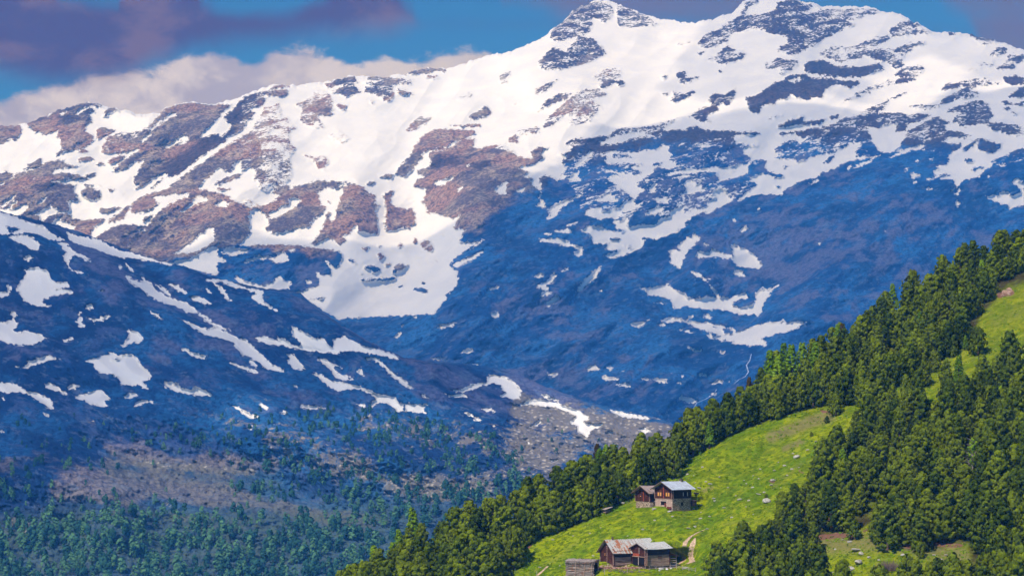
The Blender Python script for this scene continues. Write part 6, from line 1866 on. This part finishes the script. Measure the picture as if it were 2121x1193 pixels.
def make_cloud(name, label, ground_pts, height, through, soft, seed, thick=90):
    # ground_pts: (x, y, D) of the shadow's rim on the land; the cloud hangs where the sun's rays to it pass
    pts = []
    for x, y, D in ground_pts:
        p = Vector(world_pt(x, y, D)); t = (height - p.z) / SUN.z; q = p + SUN * t
        pts.append((q.x, q.y))
    P = np.array(pts); lo = P.min(0) - 100; hi = P.max(0) + 100
    nx = 90; ny = int(nx * (hi[1] - lo[1]) / (hi[0] - lo[0])); ny = max(40, min(160, ny))
    gx, gy = np.meshgrid(np.linspace(lo[0], hi[0], nx), np.linspace(lo[1], hi[1], ny))
    ins = np.zeros(gx.shape, bool); q = np.roll(P, -1, 0)
    for (ax, ay), (bx, by) in zip(P, q):
        if ay == by: continue
        ins ^= ((ay > gy) != (by > gy)) & (gx < (bx - ax) * (gy - ay) / (by - ay) + ax)
    d = seg_dist(gx, gy, list(map(tuple, P)) + [tuple(P[0])])
    sdn = np.where(ins, d, -d) + soft * 0.9 * fbm(gx / 420, gy / 420, 4, seed)
    th = thick * np.clip(sdn / (soft * 2), 0, 1) ** 0.6 * (1 + 0.5 * fbm(gx / 260, gy / 260, 4, seed + 2))
    keep = sdn > -soft * 0.2
    e = np.clip(sdn / soft, 0, 1)
    verts = []; faces = []; ed = []; idt = -np.ones(gx.shape, int); idb = idt.copy()
    for sgn, ids in ((1, idt), (-1, idb)):
        for j in range(ny):
            for i in range(nx):
                if keep[j, i]:
                    ids[j, i] = len(verts)
                    verts.append((gx[j, i], gy[j, i], height + (th[j, i] if sgn > 0 else -0.25 * th[j, i]))); ed.append(e[j, i])
        for j in range(ny - 1):
            for i in range(nx - 1):
                f = [ids[j, i], ids[j, i + 1], ids[j + 1, i + 1], ids[j + 1, i]]
                if min(f) >= 0: faces.append(f if sgn > 0 else f[::-1])
    me = bpy.data.meshes.new(name); me.from_pydata(verts, [], faces)
    at = me.attributes.new('edge', 'FLOAT', 'POINT'); at.data.foreach_set('value', np.array(ed, np.float32))
    for p in me.polygons: p.use_smooth = True
    me.materials.append(cloud_mat(name + '_vapour', through))
    o = bpy.data.objects.new(name, me); COL.objects.link(o)
    o['kind'] = 'stuff'; o['label'] = label; o['category'] = 'cloud'
    return o
def gA(x, y): return (x, y, float(depth_A(float(x), float(y))))
def gB(x, y): return (x, y, float(depth_B(float(x), float(y))))
# over the massif's lower half and right-hand shoulder
make_cloud('cloud', 'broad pale cloud over the middle slopes of the massif',
           [gA(*p) for p in ((-300, 470), (60, 500), (330, 545), (470, 515), (510, 470), (560, 505), (700, 512), (800, 495), (900, 480), (965, 470), (985, 430), (1060, 395), (1120, 385),
                             (1165, 330), (1230, 285), (1330, 262), (1420, 225), (1500, 250), (1700, 232), (1860, 245), (1960, 190), (2130, 190), (2500, 200),
                             (2500, 1100), (900, 1050), (300, 760), (-300, 700))], 2300, 0.75, 70, 3)
make_cloud('cloud', 'small dark cloud over the left flank of the valley',
           [gB(*p) for p in ((-320, 330), (0, 425), (150, 465), (330, 530), (600, 592), (700, 660), (850, 738), (1000, 755), (1070, 790), (1130, 850), (1060, 885), (900, 890), (760, 870), (640, 900),
                             (560, 870), (420, 880), (500, 940), (440, 960), (330, 900), (220, 880), (190, 930), (230, 980), (190, 1030), (60, 1070), (-320, 1120))], 2000, 0.70, 45, 8, 70)

# thin veil over the summit shoulder, with a gap where the sun comes through
make_cloud('cloud', 'thin pale cloud over the right-hand summit of the massif',
           [gA(*p) for p in ((1400, -10), (1420, 90), (1340, 190), (1420, 215), (1500, 240), (1700, 222), (1850, 235), (1840, 170), (1930, 120), (1990, 180), (2130, 180), (2500, 190),
                             (2600, 60), (2121, 60), (1800, -30), (1600, -40))], 2480, 0.86, 90, 5, 60)
# ---------------------------------------------------------------- the air over the valley
def build_haze():
    x0, x1, y0, y1, z0, z1 = -4200, 4200, -60, 9300, -701, 1640
    vs = [(x, y, z) for x in (x0, x1) for y in (y0, y1) for z in (z0, z1)]
    fs = [(0, 1, 3, 2), (4, 6, 7, 5), (0, 4, 5, 1), (2, 3, 7, 6), (0, 2, 6, 4), (1, 5, 7, 3)]
    me = bpy.data.meshes.new('haze'); me.from_pydata(vs, [], fs)
    m = bpy.data.materials.new('haze_air'); m.use_nodes = True
    N = NT(m.node_tree); out = N.n('ShaderNodeOutputMaterial')
    pv = N.n('ShaderNodeVolumePrincipled')
    pv.inputs['Color'].default_value = (*HAZE_COLOR, 1)
    pv.inputs['Density'].default_value = HAZE_DENSITY
    pv.inputs['Anisotropy'].default_value = -0.3
    pv.inputs['Absorption Color'].default_value = (1, 1, 1, 1)
    N.t.links.new(pv.outputs[0], out.inputs['Volume'])
    me.materials.append(m)
    o = bpy.data.objects.new('haze', me); COL.objects.link(o)
    o['kind'] = 'stuff'; o['label'] = 'blue mountain haze filling the valley air'; o['category'] = 'haze'
build_haze()
